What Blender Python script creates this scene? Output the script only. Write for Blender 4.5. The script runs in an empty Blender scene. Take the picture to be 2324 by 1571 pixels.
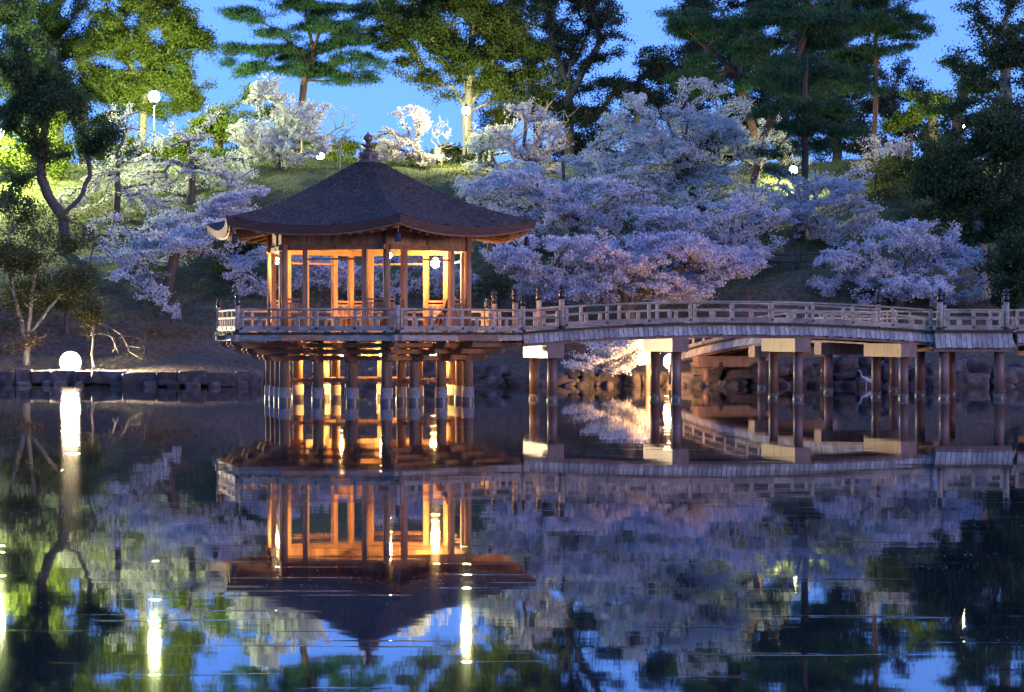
import bpy, math, random
import numpy as np
from mathutils import Vector, Matrix

sc = bpy.context.scene
R = math.radians
# ------------------------------------------------------------------ camera, sky, sun, exposure
cam = bpy.data.cameras.new('camera')
cam_ob = bpy.data.objects.new('camera', cam)
sc.collection.objects.link(cam_ob)
cam.sensor_width = 36.0
cam.lens = 85.0
cam.clip_end = 3000
cam_ob.location = (0, 0, 2.0)
cam_ob.rotation_euler = (R(90 - 0.256), 0, 0)
sc.camera = cam_ob

world = bpy.data.worlds.new('World')
sc.world = world
world.use_nodes = True
wn, wl = world.node_tree.nodes, world.node_tree.links
sky = wn.new('ShaderNodeTexSky')
sky.sky_type = 'NISHITA'
sky.sun_disc = False
sky.sun_elevation = R(0.6)
sky.sun_rotation = R(125)
sky.ozone_density = 5.0
tc = wn.new('ShaderNodeTexCoord')
mp = wn.new('ShaderNodeVectorMath'); mp.operation = 'MULTIPLY_ADD'
mp.inputs[1].default_value = (1, 1, 0.9)
mp.inputs[2].default_value = (0, 0, 0.19)      # skip the murky lowest degrees of the twilight sky
wl.new(tc.outputs['Generated'], mp.inputs[0])
wl.new(mp.outputs[0], sky.inputs[0])
tint = wn.new('ShaderNodeMix'); tint.data_type = 'RGBA'; tint.blend_type = 'MULTIPLY'
tint.inputs[0].default_value = 1.0
tint.inputs[7].default_value = (1.18, 0.89, 0.97, 1)     # the violet cast of the blue hour
wl.new(sky.outputs[0], tint.inputs[6])
veil = wn.new('ShaderNodeMix'); veil.data_type = 'RGBA'; veil.blend_type = 'ADD'
veil.inputs[0].default_value = 1.0
veil.inputs[7].default_value = (0.041, 0.038, 0.035, 1)     # light scattered more than once, which the sky model leaves out
wl.new(tint.outputs[2], veil.inputs[6])
wl.new(veil.outputs[2], wn['Background'].inputs[0])
wn['Background'].inputs[1].default_value = 1.24

sun = bpy.data.lights.new('sun', 'SUN')
sun.energy = 0.62
sun.angle = R(14)
sun.color = (1.0, 0.60, 0.32)
sun_ob = bpy.data.objects.new('sun', sun)
sc.collection.objects.link(sun_ob)
sun_ob.rotation_euler = Vector((math.sin(R(125)), math.cos(R(125)), 0.035)).to_track_quat('Z', 'Y').to_euler()
sun_ob.location = (60, -40, 30)

sc.view_settings.view_transform = 'Standard'
sc.view_settings.look = 'None'
sc.view_settings.exposure = 1.2
sc.view_settings.gamma = 1.0
sc.render.engine = 'CYCLES'
sc.cycles.max_bounces = 7
sc.cycles.diffuse_bounces = 3
sc.cycles.glossy_bounces = 3
sc.cycles.transmission_bounces = 3
sc.cycles.sample_clamp_indirect = 6.0
sc.cycles.caustics_reflective = False
sc.cycles.caustics_refractive = False
sc.cycles.use_denoising = True

rng = np.random.default_rng(7)
rnd = random.Random(5)
F = 5487.0                                   # focal length in image pixels


def W(x, y, d):
    """world point at depth d of a spot given in image pixels"""
    return np.array([(x - 1162) / F * d, d, 2.0 + (761 - y) / F * d])


# ------------------------------------------------------------------ materials
def mat(name):
    m = bpy.data.materials.new(name)
    m.use_nodes = True
    return m, m.node_tree.nodes, m.node_tree.links, m.node_tree.nodes['Principled BSDF']


def ramp(n, stops):
    r = n.new('ShaderNodeValToRGB')
    e = r.color_ramp.elements
    while len(e) < len(stops):
        e.new(0.5)
    for el, (p, c) in zip(e, stops):
        el.position = p
        el.color = (*c, 1)
    return r


def wood(name, dark, light, scale=(1, 1, 1), rough=0.75, island=True, bump=0.3):
    m, n, l, b = mat(name)
    tc = n.new('ShaderNodeTexCoord')
    mp = n.new('ShaderNodeMapping')
    mp.inputs['Scale'].default_value = scale
    l.new(tc.outputs['Object'], mp.inputs[0])
    no = n.new('ShaderNodeTexNoise')
    no.inputs['Scale'].default_value = 3.0
    no.inputs['Detail'].default_value = 8
    no.inputs['Roughness'].default_value = 0.65
    l.new(mp.outputs[0], no.inputs['Vector'])
    mid = tuple((a + c) / 2 for a, c in zip(dark, light))
    r = ramp(n, [(0.3, dark), (0.5, mid), (0.7, light)])
    l.new(no.outputs['Fac'], r.inputs[0])
    out = r.outputs[0]
    if island:
        g = n.new('ShaderNodeNewGeometry')
        hs = n.new('ShaderNodeHueSaturation')
        mr = n.new('ShaderNodeMapRange')
        mr.inputs[3].default_value = 0.6
        mr.inputs[4].default_value = 1.25
        l.new(g.outputs['Random Per Island'], mr.inputs[0])
        l.new(mr.outputs[0], hs.inputs['Value'])
        l.new(out, hs.inputs['Color'])
        out = hs.outputs[0]
    l.new(out, b.inputs['Base Color'])
    b.inputs['Roughness'].default_value = rough
    bp = n.new('ShaderNodeBump')
    bp.inputs['Strength'].default_value = bump
    bp.inputs['Distance'].default_value = 0.02
    l.new(no.outputs['Fac'], bp.inputs['Height'])
    l.new(bp.outputs[0], b.inputs['Normal'])
    return m


def plain(name, col, rough=0.5, metal=0.0):
    m, n, l, b = mat(name)
    no = n.new('ShaderNodeTexNoise')
    no.inputs['Scale'].default_value = 9
    no.inputs['Detail'].default_value = 5
    tc = n.new('ShaderNodeTexCoord')
    l.new(tc.outputs['Object'], no.inputs['Vector'])
    r = ramp(n, [(0.3, tuple(c * 0.75 for c in col)), (0.7, tuple(min(1, c * 1.2) for c in col))])
    l.new(no.outputs['Fac'], r.inputs[0])
    l.new(r.outputs[0], b.inputs['Base Color'])
    b.inputs['Roughness'].default_value = rough
    b.inputs['Metallic'].default_value = metal
    return m


def glow(name, col, strength):
    m, n, l, b = mat(name)
    b.inputs['Base Color'].default_value = (0.8, 0.8, 0.8, 1)
    b.inputs['Emission Color'].default_value = (*col, 1)
    b.inputs['Emission Strength'].default_value = strength
    return m


def leaf_mat(name, c0, c1, c2, trans=0.35, rough=0.6, patch=0.25):
    """leaves or petals: a tint per leaf and slow drift over the crown, some light passes through"""
    m, n, l, b = mat(name)
    n.remove(b)
    g = n.new('ShaderNodeNewGeometry')
    tc = n.new('ShaderNodeTexCoord')
    no = n.new('ShaderNodeTexNoise')
    no.inputs['Scale'].default_value = patch
    no.inputs['Detail'].default_value = 3
    l.new(tc.outputs['Object'], no.inputs['Vector'])
    ad = n.new('ShaderNodeMath')
    ad.operation = 'MULTIPLY_ADD'
    ad.inputs[1].default_value = 0.55
    l.new(g.outputs['Random Per Island'], ad.inputs[0])
    ml = n.new('ShaderNodeMath')
    ml.operation = 'MULTIPLY'
    ml.inputs[1].default_value = 0.5
    l.new(no.outputs['Fac'], ml.inputs[0])
    l.new(ml.outputs[0], ad.inputs[2])
    r = ramp(n, [(0.1, c0), (0.5, c1), (0.9, c2)])
    l.new(ad.outputs[0], r.inputs[0])
    d = n.new('ShaderNodeBsdfDiffuse')
    t = n.new('ShaderNodeBsdfTranslucent')
    mx = n.new('ShaderNodeMixShader')
    mx.inputs[0].default_value = trans
    l.new(r.outputs[0], d.inputs[0])
    l.new(r.outputs[0], t.inputs[0])
    l.new(d.outputs[0], mx.inputs[1])
    l.new(t.outputs[0], mx.inputs[2])
    l.new(mx.outputs[0], n['Material Output'].inputs[0])
    return m


M = {}
M['timber'] = wood('warm_timber', (0.19, 0.095, 0.045), (0.52, 0.30, 0.155), (3, 3, 0.5))
M['timber_h'] = wood('beam_timber', (0.19, 0.095, 0.045), (0.48, 0.275, 0.145), (1.2, 1.2, 6))
M['grey'] = wood('weathered_timber', (0.22, 0.17, 0.12), (0.54, 0.44, 0.335), (1.5, 1.5, 3))
M['pale'] = wood('silvered_shingle', (0.25, 0.215, 0.18), (0.64, 0.575, 0.49), (5, 5, 0.8))
M['plank'] = wood('frieze_planks', (0.26, 0.145, 0.07), (0.62, 0.40, 0.225), (3, 3, 0.5))
M['pile'] = wood('pile_timber', (0.15, 0.08, 0.045), (0.42, 0.25, 0.15), (3, 3, 0.4))
M['redpile'] = wood('reddish_pier', (0.15, 0.08, 0.055), (0.33, 0.19, 0.14), (2, 2, 0.5), rough=0.45)
M['concrete'] = plain('concrete', (0.31, 0.275, 0.235), 0.8)
M['oldconcrete'] = plain('stained_concrete', (0.19, 0.165, 0.12), 0.8)
M['wetband'] = plain('wet_band', (0.12, 0.10, 0.08), 0.35)
M['black'] = plain('black_metal', (0.018, 0.017, 0.018), 0.28)
M['copper'] = plain('brown_copper', (0.23, 0.14, 0.105), 0.42, 0.5)
M['copper2'] = plain('grille_copper', (0.10, 0.05, 0.035), 0.5, 0.4)
M['bark'] = wood('tree_bark', (0.05, 0.04, 0.032), (0.15, 0.12, 0.095), (4, 4, 1), 0.9, False)
M['pinebark'] = wood('pine_bark', (0.05, 0.03, 0.022), (0.17, 0.085, 0.058), (4, 4, 1), 0.9, False)
M['palebark'] = wood('pale_bark', (0.16, 0.14, 0.10), (0.34, 0.31, 0.24), (4, 4, 1), 0.9, False)
M['moss'] = wood('mossy_edge', (0.03, 0.025, 0.015), (0.10, 0.085, 0.05), (6, 6, 6), 0.95)
M['rope'] = plain('grey_pole', (0.10, 0.10, 0.10), 0.5)

# cypress-bark roof
m, n, l, b = mat('bark_thatch')
tc = n.new('ShaderNodeTexCoord')
no = n.new('ShaderNodeTexNoise'); no.inputs['Scale'].default_value = 10; no.inputs['Detail'].default_value = 9; no.inputs['Roughness'].default_value = 0.7
l.new(tc.outputs['Object'], no.inputs['Vector'])
no2 = n.new('ShaderNodeTexNoise'); no2.inputs['Scale'].default_value = 0.9; no2.inputs['Detail'].default_value = 4
l.new(tc.outputs['Object'], no2.inputs['Vector'])
r1 = ramp(n, [(0.36, (0.028, 0.019, 0.014)), (0.5, (0.085, 0.057, 0.041)), (0.66, (0.19, 0.132, 0.095))])
l.new(no.outputs['Fac'], r1.inputs[0])
r2 = ramp(n, [(0.3, (0.7, 0.7, 0.72)), (0.7, (1.15, 1.05, 1.0))])
l.new(no2.outputs['Fac'], r2.inputs[0])
mx = n.new('ShaderNodeMix'); mx.data_type = 'RGBA'; mx.blend_type = 'MULTIPLY'; mx.inputs[0].default_value = 1
l.new(r1.outputs[0], mx.inputs[6]); l.new(r2.outputs[0], mx.inputs[7])
l.new(mx.outputs[2], b.inputs['Base Color'])
b.inputs['Roughness'].default_value = 0.9
bp = n.new('ShaderNodeBump'); bp.inputs['Strength'].default_value = 1.0; bp.inputs['Distance'].default_value = 0.07
l.new(no.outputs['Fac'], bp.inputs['Height']); l.new(bp.outputs[0], b.inputs['Normal'])
M['thatch'] = m
M['thatchedge'] = wood('bark_edge', (0.05, 0.025, 0.018), (0.17, 0.09, 0.06), (1, 1, 12), 0.85, False)

# stone
m, n, l, b = mat('stone')
tc = n.new('ShaderNodeTexCoord'); g = n.new('ShaderNodeNewGeometry')
no = n.new('ShaderNodeTexNoise'); no.inputs['Scale'].default_value = 3.5; no.inputs['Detail'].default_value = 8
l.new(tc.outputs['Object'], no.inputs['Vector'])
r1 = ramp(n, [(0.3, (0.05, 0.038, 0.032)), (0.55, (0.115, 0.09, 0.078)), (0.75, (0.21, 0.175, 0.155))])
l.new(no.outputs['Fac'], r1.inputs[0])
hs = n.new('ShaderNodeHueSaturation'); mr = n.new('ShaderNodeMapRange')
mr.inputs[3].default_value = 0.55; mr.inputs[4].default_value = 1.25
l.new(g.outputs['Random Per Island'], mr.inputs[0]); l.new(mr.outputs[0], hs.inputs['Value'])
l.new(r1.outputs[0], hs.inputs['Color']); l.new(hs.outputs[0], b.inputs['Base Color'])
b.inputs['Roughness'].default_value = 0.85
bp = n.new('ShaderNodeBump'); bp.inputs['Strength'].default_value = 0.7; bp.inputs['Distance'].default_value = 0.05
l.new(no.outputs['Fac'], bp.inputs['Height']); l.new(bp.outputs[0], b.inputs['Normal'])
M['stone'] = m

# hillside ground: short grass on the tops, dry earth and leaf litter on steep banks
m, n, l, b = mat('hillside')
tc = n.new('ShaderNodeTexCoord'); g = n.new('ShaderNodeNewGeometry')
no = n.new('ShaderNodeTexNoise'); no.inputs['Scale'].default_value = 0.35; no.inputs['Detail'].default_value = 9; no.inputs['Roughness'].default_value = 0.65
l.new(tc.outputs['Object'], no.inputs['Vector'])
nf = n.new('ShaderNodeTexNoise'); nf.inputs['Scale'].default_value = 5; nf.inputs['Detail'].default_value = 8
l.new(tc.outputs['Object'], nf.inputs['Vector'])
rg = ramp(n, [(0.25, (0.045, 0.06, 0.02)), (0.5, (0.085, 0.11, 0.035)), (0.75, (0.16, 0.17, 0.07))])
re = ramp(n, [(0.25, (0.07, 0.042, 0.026)), (0.5, (0.14, 0.09, 0.055)), (0.75, (0.23, 0.16, 0.10))])
l.new(nf.outputs['Fac'], rg.inputs[0]); l.new(nf.outputs['Fac'], re.inputs[0])
sx = n.new('ShaderNodeSeparateXYZ'); l.new(tc.outputs['Object'], sx.inputs[0])
mr = n.new('ShaderNodeMapRange'); mr.inputs[1].default_value = 2.6; mr.inputs[2].default_value = 5.6
l.new(sx.outputs['Z'], mr.inputs[0])
ma = n.new('ShaderNodeMath'); ma.operation = 'ADD'; l.new(mr.outputs[0], ma.inputs[0])
mb_ = n.new('ShaderNodeMapRange'); mb_.inputs[1].default_value = 0.35; mb_.inputs[2].default_value = 0.65; mb_.inputs[3].default_value = -0.45; mb_.inputs[4].default_value = 0.45
l.new(no.outputs['Fac'], mb_.inputs[0]); l.new(mb_.outputs[0], ma.inputs[1]); ma.use_clamp = True
mx = n.new('ShaderNodeMix'); mx.data_type = 'RGBA'
l.new(ma.outputs[0], mx.inputs[0]); l.new(re.outputs[0], mx.inputs[6]); l.new(rg.outputs[0], mx.inputs[7])
l.new(mx.outputs[2], b.inputs['Base Color']); b.inputs['Roughness'].default_value = 0.95
bp = n.new('ShaderNodeBump'); bp.inputs['Strength'].default_value = 0.8; bp.inputs['Distance'].default_value = 0.15
l.new(nf.outputs['Fac'], bp.inputs['Height']); l.new(bp.outputs[0], b.inputs['Normal'])
M['ground'] = m

# pond water: mirror-like with a fine ripple
m, n, l, b = mat('pond_water')
n.remove(b)
tc = n.new('ShaderNodeTexCoord')
no = n.new('ShaderNodeTexNoise'); no.inputs['Scale'].default_value = 0.7; no.inputs['Detail'].default_value = 3
mpp = n.new('ShaderNodeMapping'); mpp.inputs['Scale'].default_value = (0.55, 1.0, 1)
l.new(tc.outputs['Object'], mpp.inputs[0]); l.new(mpp.outputs[0], no.inputs['Vector'])
bp = n.new('ShaderNodeBump'); bp.inputs['Strength'].default_value = 0.12; bp.inputs['Distance'].default_value = 0.012
l.new(no.outputs['Fac'], bp.inputs['Height'])
mp2 = n.new('ShaderNodeMapping'); mp2.inputs['Scale'].default_value = (0.45, 5.0, 1); mp2.inputs['Rotation'].default_value = (0, 0, R(-5))
n2 = n.new('ShaderNodeTexNoise'); n2.inputs['Scale'].default_value = 1.0; n2.inputs['Detail'].default_value = 2
l.new(tc.outputs['Object'], mp2.inputs[0]); l.new(mp2.outputs[0], n2.inputs['Vector'])
rr = n.new('ShaderNodeMapRange'); rr.inputs[1].default_value = 0.63; rr.inputs[2].default_value = 0.85; rr.interpolation_type = 'SMOOTHSTEP'
l.new(n2.outputs['Fac'], rr.inputs[0])
bp0 = bp
bp = n.new('ShaderNodeBump'); bp.inputs['Strength'].default_value = 0.14; bp.inputs['Distance'].default_value = 0.010
l.new(rr.outputs[0], bp.inputs['Height']); l.new(bp0.outputs[0], bp.inputs['Normal'])
gl = n.new('ShaderNodeBsdfGlossy'); gl.inputs['Color'].default_value = (0.97, 0.97, 0.98, 1); gl.inputs['Roughness'].default_value = 0.022
df = n.new('ShaderNodeBsdfDiffuse'); df.inputs[0].default_value = (0.012, 0.016, 0.02, 1)
fr = n.new('ShaderNodeFresnel'); fr.inputs[0].default_value = 2.9
l.new(bp.outputs[0], gl.inputs['Normal']); l.new(bp.outputs[0], fr.inputs['Normal'])
mx = n.new('ShaderNodeMixShader')
l.new(fr.outputs[0], mx.inputs[0]); l.new(df.outputs[0], mx.inputs[1]); l.new(gl.outputs[0], mx.inputs[2])
l.new(mx.outputs[0], n['Material Output'].inputs[0])
M['water'] = m

M['petal'] = leaf_mat('cherry_petals', (0.56, 0.53, 0.53), (0.78, 0.755, 0.755), (0.90, 0.89, 0.885), 0.4)
M['petal_pink'] = leaf_mat('pink_cherry_petals', (0.54, 0.47, 0.49), (0.76, 0.68, 0.70), (0.89, 0.84, 0.85), 0.4)
M['petal_white'] = leaf_mat('white_cherry_petals', (0.56, 0.56, 0.51), (0.78, 0.78, 0.73), (0.90, 0.90, 0.86), 0.4)
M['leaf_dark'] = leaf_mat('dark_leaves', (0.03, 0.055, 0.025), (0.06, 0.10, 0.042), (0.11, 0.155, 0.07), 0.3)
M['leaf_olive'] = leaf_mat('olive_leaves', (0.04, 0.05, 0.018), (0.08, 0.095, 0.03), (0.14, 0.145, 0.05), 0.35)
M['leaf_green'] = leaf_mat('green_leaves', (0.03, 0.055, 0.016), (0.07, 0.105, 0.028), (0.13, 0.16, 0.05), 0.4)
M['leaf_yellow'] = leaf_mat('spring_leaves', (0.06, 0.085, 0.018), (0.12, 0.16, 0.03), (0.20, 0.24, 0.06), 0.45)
M['leaf_bluedark'] = leaf_mat('blue_dark_leaves', (0.02, 0.032, 0.026), (0.042, 0.062, 0.046), (0.075, 0.10, 0.07), 0.3)  # darkest, bluish leaf colour for the far trees and hedge
M['needle'] = leaf_mat('pine_needles', (0.025, 0.06, 0.03), (0.05, 0.11, 0.052), (0.09, 0.17, 0.08), 0.2)
M['grassblade'] = leaf_mat('grass_blades', (0.05, 0.06, 0.02), (0.10, 0.12, 0.04), (0.19, 0.19, 0.09), 0.3)
M['litter'] = leaf_mat('dry_stems', (0.08, 0.05, 0.03), (0.16, 0.11, 0.06), (0.27, 0.2, 0.12), 0.2)


# ------------------------------------------------------------------ object helpers
def link(o):
    sc.collection.objects.link(o)
    return o


def tag(o, label=None, cat=None, group=None, kind=None):
    if label: o['label'] = label
    if cat: o['category'] = cat
    if group: o['group'] = group
    if kind: o['kind'] = kind
    return o


def empty(name, loc, label, cat, group=None):
    o = link(bpy.data.objects.new(name, None))
    o.location = loc
    o.empty_display_size = 0.3
    return tag(o, label, cat, group)


WORLD_POS = {}


def origin_of(p):
    v = Vector((0, 0, 0))
    while p is not None:
        v += p.location
        p = p.parent
    return np.array(v)


def mesh_np(name, verts, loops, sizes, material, parent=None, loc=None, smooth=False):
    verts = np.asarray(verts, dtype=np.float64)
    if parent is not None:
        verts = verts - origin_of(parent)
    elif loc is not None:
        verts = verts - np.asarray(loc)
    me = bpy.data.meshes.new(name)
    loops = np.asarray(loops, dtype=np.int32).ravel()
    sizes = np.asarray(sizes, dtype=np.int32)
    me.vertices.add(len(verts))
    me.vertices.foreach_set('co', verts.astype(np.float32).ravel())
    me.loops.add(len(loops))
    me.loops.foreach_set('vertex_index', loops)
    me.polygons.add(len(sizes))
    st = np.concatenate([[0], np.cumsum(sizes)[:-1]]).astype(np.int32)
    me.polygons.foreach_set('loop_start', st)
    try:
        me.polygons.foreach_set('loop_total', sizes)
    except Exception:
        pass
    me.update(calc_edges=True)
    me.validate()
    me.polygons.foreach_set('use_smooth', np.full(len(me.polygons), bool(smooth)))
    me.materials.append(material)
    o = link(bpy.data.objects.new(name, me))
    if parent is not None:
        o.parent = parent
    elif loc is not None:
        o.location = loc
    return o


class MB:
    """collects shapes in world coordinates, links them as one mesh object"""

    def __init__(s):
        s.v = []
        s.f = []

    def add(s, vs, fs):
        k = len(s.v)
        s.v.extend([tuple(map(float, p)) for p in vs])
        s.f.extend([tuple(i + k for i in f) for f in fs])
        return s

    def box(s, c, sx, sy, sz, ax=(1, 0, 0), up=(0, 0, 1)):
        ax = np.array(ax, float); ax /= np.linalg.norm(ax)
        up = np.array(up, float); up /= np.linalg.norm(up)
        ay = np.cross(up, ax); ay /= np.linalg.norm(ay)
        az = np.cross(ax, ay)
        c = np.array(c, float)
        vs = [c + ax * sx / 2 * i + ay * sy / 2 * j + az * sz / 2 * k for k in (-1, 1) for j in (-1, 1) for i in (-1, 1)]
        return s.add(vs, [(0, 2, 3, 1), (4, 5, 7, 6), (0, 1, 5, 4), (2, 6, 7, 3), (0, 4, 6, 2), (1, 3, 7, 5)])

    def beam(s, p, q, w, h, ext=0.0):
        """box from p to q, w wide and h high, top face up"""
        p = np.array(p, float); q = np.array(q, float)
        d = q - p
        L = np.linalg.norm(d)
        return s.box((p + q) / 2, L + 2 * ext, w, h, d)

    def tube(s, p, q, r0, r1=None, n=12, cap=True):
        r1 = r0 if r1 is None else r1
        p = np.array(p, float); q = np.array(q, float)
        d = (q - p) / np.linalg.norm(q - p)
        a = np.cross(d, (0, 0, 1.0) if abs(d[2]) < .9 else (1.0, 0, 0)); a /= np.linalg.norm(a)
        b = np.cross(d, a)
        vs = []
        for c, r in ((p, r0), (q, r1)):
            for i in range(n):
                t = 2 * math.pi * i / n
                vs.append(c + r * (math.cos(t) * a + math.sin(t) * b))
        fs = [(i, (i + 1) % n, n + (i + 1) % n, n + i) for i in range(n)]
        if cap:
            fs += [tuple(reversed(range(n))), tuple(range(n, 2 * n))]
        return s.add(vs, fs)

    def lathe(s, c, prof, n=16, rot=0.0):
        c = np.array(c, float)
        vs = []
        for r, z in prof:
            for i in range(n):
                t = 2 * math.pi * i / n + rot
                vs.append(c + np.array([r * math.sin(t), -r * math.cos(t), z]))
        fs = []
        for k in range(len(prof) - 1):
            for i in range(n):
                j = (i + 1) % n
                fs.append((k * n + i, k * n + j, (k + 1) * n + j, (k + 1) * n + i))
        fs.append(tuple(reversed(range(n))))
        fs.append(tuple(range((len(prof) - 1) * n, len(prof) * n)))
        return s.add(vs, fs)

    def prism(s, poly, off):
        """polygon (3-D points) extruded by off"""
        off = np.array(off, float)
        n = len(poly)
        a = [np.array(p, float) for p in poly]
        vs = a + [p + off for p in a]
        fs = [tuple(range(n)), tuple(reversed(range(n, 2 * n)))] + [(i, i + n, (i + 1) % n + n, (i + 1) % n) for i in range(n)]
        return s.add(vs, fs)

    def build(s, name, material, parent=None, loc=None, smooth=False, label=None):
        sizes = [len(f) for f in s.f]
        loops = [i for f in s.f for i in f]
        o = mesh_np(name, np.array(s.v), loops, sizes, material, parent, loc)
        if smooth:
            me = o.data
            sm = np.array([len(f) == 4 for f in s.f])
            me.polygons.foreach_set('use_smooth', sm)
        if label:
            o['label'] = label
        return o


# ------------------------------------------------------------------ terrain and water
def snoise(x, y, s=1.0, seed=0):
    a = seed * 1.7
    return (np.sin(x * 0.71 * s + a) * np.cos(y * 0.63 * s - a * 1.3) + 0.6 * np.sin(x * 1.43 * s - y * 1.17 * s + a * 2.1)
            + 0.4 * np.sin(x * 2.3 * s + 1.9 * a) * np.sin(y * 2.7 * s + a)) / 2.0


def shore(x):
    return 95.0 + 1.1 * np.sin(x * 0.23 + 1.0) + 0.5 * np.sin(x * 0.61) - 1.2 * np.exp(-((x - 2) / 5.0) ** 2)


TP = np.array([-6, -1.2, 0.0, 0.25, 2, 5, 7.5, 9.5, 12, 14.5, 20, 27, 33, 40, 60, 200, 2500])
ZP = np.array([-1.2, -0.7, -0.3, 0.5, 0.65, 1.2, 2.6, 3.5, 4.0, 5.2, 7.0, 9.4, 10.7, 11.4, 11.8, 12.0, 12.0])


def terrain(x, y):
    x = np.asarray(x, float); y = np.asarray(y, float)
    t = y - shore(x)
    z = np.interp(t, TP, ZP)
    k = np.clip((t - 2) / 8, 0, 1)
    z = z + k * (0.42 * snoise(x, y, 0.55, 2) + 0.26 * snoise(x, y, 1.3, 5) + 0.09 * snoise(x, y, 3.1, 8))
    z = z + np.clip((t - 3) / 6, 0, 1) * np.clip(1 - (t - 14) / 20, 0, 1) * 0.9 * np.exp(-((x - 12) / 4.0) ** 2)
    # near bank behind the photographer, and the pond's far flanks
    near = np.interp(y, [-2000, -40, -8, -3, 0], [6, 3.0, 0.9, 0.3, -1.2])
    return np.where(y < 0, np.maximum(near, -1.2), z)


def tz(x, y):
    return float(terrain(x, y))


xs = np.concatenate([[-800, -500, -350, -200, -130, -90], np.arange(-62, 62.1, 0.6), [90, 130, 200, 350, 500, 800]])
ys = np.concatenate([[-700, -300, -150, -60, -40, -20, -8, -5, -3, -1, 0, 10, 40, 80, 88], np.arange(90, 140, 0.5), np.arange(140, 190, 3), [220, 300, 450, 700, 1000]])
X, Y = np.meshgrid(xs, ys)
Z = terrain(X, Y)
nx, ny = len(xs), len(ys)
idx = np.arange(nx * ny).reshape(ny, nx)
quads = np.stack([idx[:-1, :-1], idx[:-1, 1:], idx[1:, 1:], idx[1:, :-1]], -1).reshape(-1, 4)
ter = mesh_np('ground', np.stack([X, Y, Z], -1).reshape(-1, 3), quads, np.full(len(quads), 4), M['ground'], smooth=True)
tag(ter, kind='structure')

wx = np.array([-700, -60, 60, 700.0]); wy = np.array([-8, 20, 60, 103.0])
X, Y = np.meshgrid(wx, wy)
idx = np.arange(16).reshape(4, 4)
quads = np.stack([idx[:-1, :-1], idx[:-1, 1:], idx[1:, 1:], idx[1:, :-1]], -1).reshape(-1, 4)
wat = mesh_np('water', np.stack([X, Y, X * 0], -1).reshape(-1, 3), quads, np.full(len(quads), 4), M['water'])
tag(wat, kind='structure')


# ------------------------------------------------------------------ stone walls
def ico(n):
    import bmesh
    bm = bmesh.new()
    bmesh.ops.create_icosphere(bm, subdivisions=n, radius=1)
    v = np.array([p.co[:] for p in bm.verts]); f = np.array([[q.index for q in p.verts] for p in bm.faces])
    bm.free()
    return v, f


ICO2 = ico(3)
ICO1 = ico(2)


class Rocks:
    def __init__(s):
        s.v = []; s.f = []; s.k = 0

    def add(s, c, sx, sy, sz, square=0.5, rough=0.12, rot=0.0):
        v, f = ICO2
        p = np.sign(v) * np.abs(v) ** square
        ph = rng.uniform(0, 6.28, 9)
        d = np.zeros(len(v))
        for i in range(3):
            w = rng.normal(0, 1, 3) * (1.6 + 1.6 * i)
            d += np.sin(v @ w + ph[i]) * rough / (1 + i)
        p = p * (1 + d)[:, None]
        p = p * np.array([sx, sy, sz]) / 2
        c_, s_ = math.cos(rot), math.sin(rot)
        p = np.stack([p[:, 0] * c_ - p[:, 2] * s_, p[:, 1], p[:, 0] * s_ + p[:, 2] * c_], -1)
        s.v.append(p + np.array(c)); s.f.append(f + s.k); s.k += len(v)

    def build(s, name, label, cat, loc):
        v = np.concatenate(s.v); f = np.concatenate(s.f)
        o = mesh_np(name, v, f, np.full(len(f), 3), M['stone'], loc=loc, smooth=True)
        return tag(o, label, cat)


rk = Rocks()
x = -30.0
while x < -5.5:
    w = rng.uniform(0.6, 1.6)
    d = shore(x + w / 2)
    h = rng.uniform(0.5, 0.72)
    if w > 0.8 or rng.random() < .5:
        rk.add((x + w / 2, d + 0.15, 0.58 - h / 2 + rng.uniform(-.03, .06)), w * 1.05, 0.8, h, 0.24, 0.07, rng.normal(0, .03))
    else:
        rk.add((x + w / 2, d + 0.15, 0.44), w * 1.05, 0.7, .42, 0.32, 0.1)
        rk.add((x + w / 2, d + 0.1, 0.12), w * 1.05, 0.7, .38, 0.4, 0.1)
    if rng.random() < .75:
        rk.add((x + w * rng.uniform(.2, 1), d - .3, 0.06), rng.uniform(.3, .7), .4, rng.uniform(.22, .4), .7, .1)
    x += w
rk.build('stone_wall', 'low wall of squared brown blocks along the left shore below the earth bank', 'stone wall', (-18, float(shore(-18)), 0))
rk = Rocks()
x = -5.5
while x < 32:
    w = rng.uniform(0.5, 1.15)
    d = shore(x + w / 2)
    top = (0.45 if -1 < x < 6.5 else 0.72) + 0.15 * math.sin(x * .5) + rng.uniform(-.1, .15)
    z = 0.0
    while z < top:
        h = rng.uniform(0.3, 0.62)
        rk.add((x + w / 2 + rng.uniform(-.2, .2), d + 0.1 + 0.28 * z, z + h / 2 - .1), w * rng.uniform(.8, 1.2), 0.8, h * 1.15, rng.uniform(.28, .6), 0.17, rng.normal(0, .3))
        z += h
    if rng.random() < .8:
        rk.add((x + w * rng.random(), d - .35, 0.05), rng.uniform(.25, .6), .4, rng.uniform(.2, .35), .8, .12, rng.normal(0, .2))
    x += w * 0.92
rk.build('stone_wall', 'rough piled boulder wall at the waterline behind the bridge piers', 'stone wall', (12, float(shore(12)), 0))

# ------------------------------------------------------------------ the pavilion
PHI = 13.2
PC = np.array([-4.36, 73.2])


def PP(a, r, z):
    """point of the hexagon pavilion: a degrees from the front, r metres out"""
    return np.array([PC[0] + r * math.sin(R(a)), PC[1] - r * math.cos(R(a)), z])


CA = [PHI + 60 * k for k in range(6)]


def side_pt(k, t, r, z):
    return PP(CA[k], r, z) * (1 - t) + PP(CA[(k + 1) % 6], r, z) * t


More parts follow.
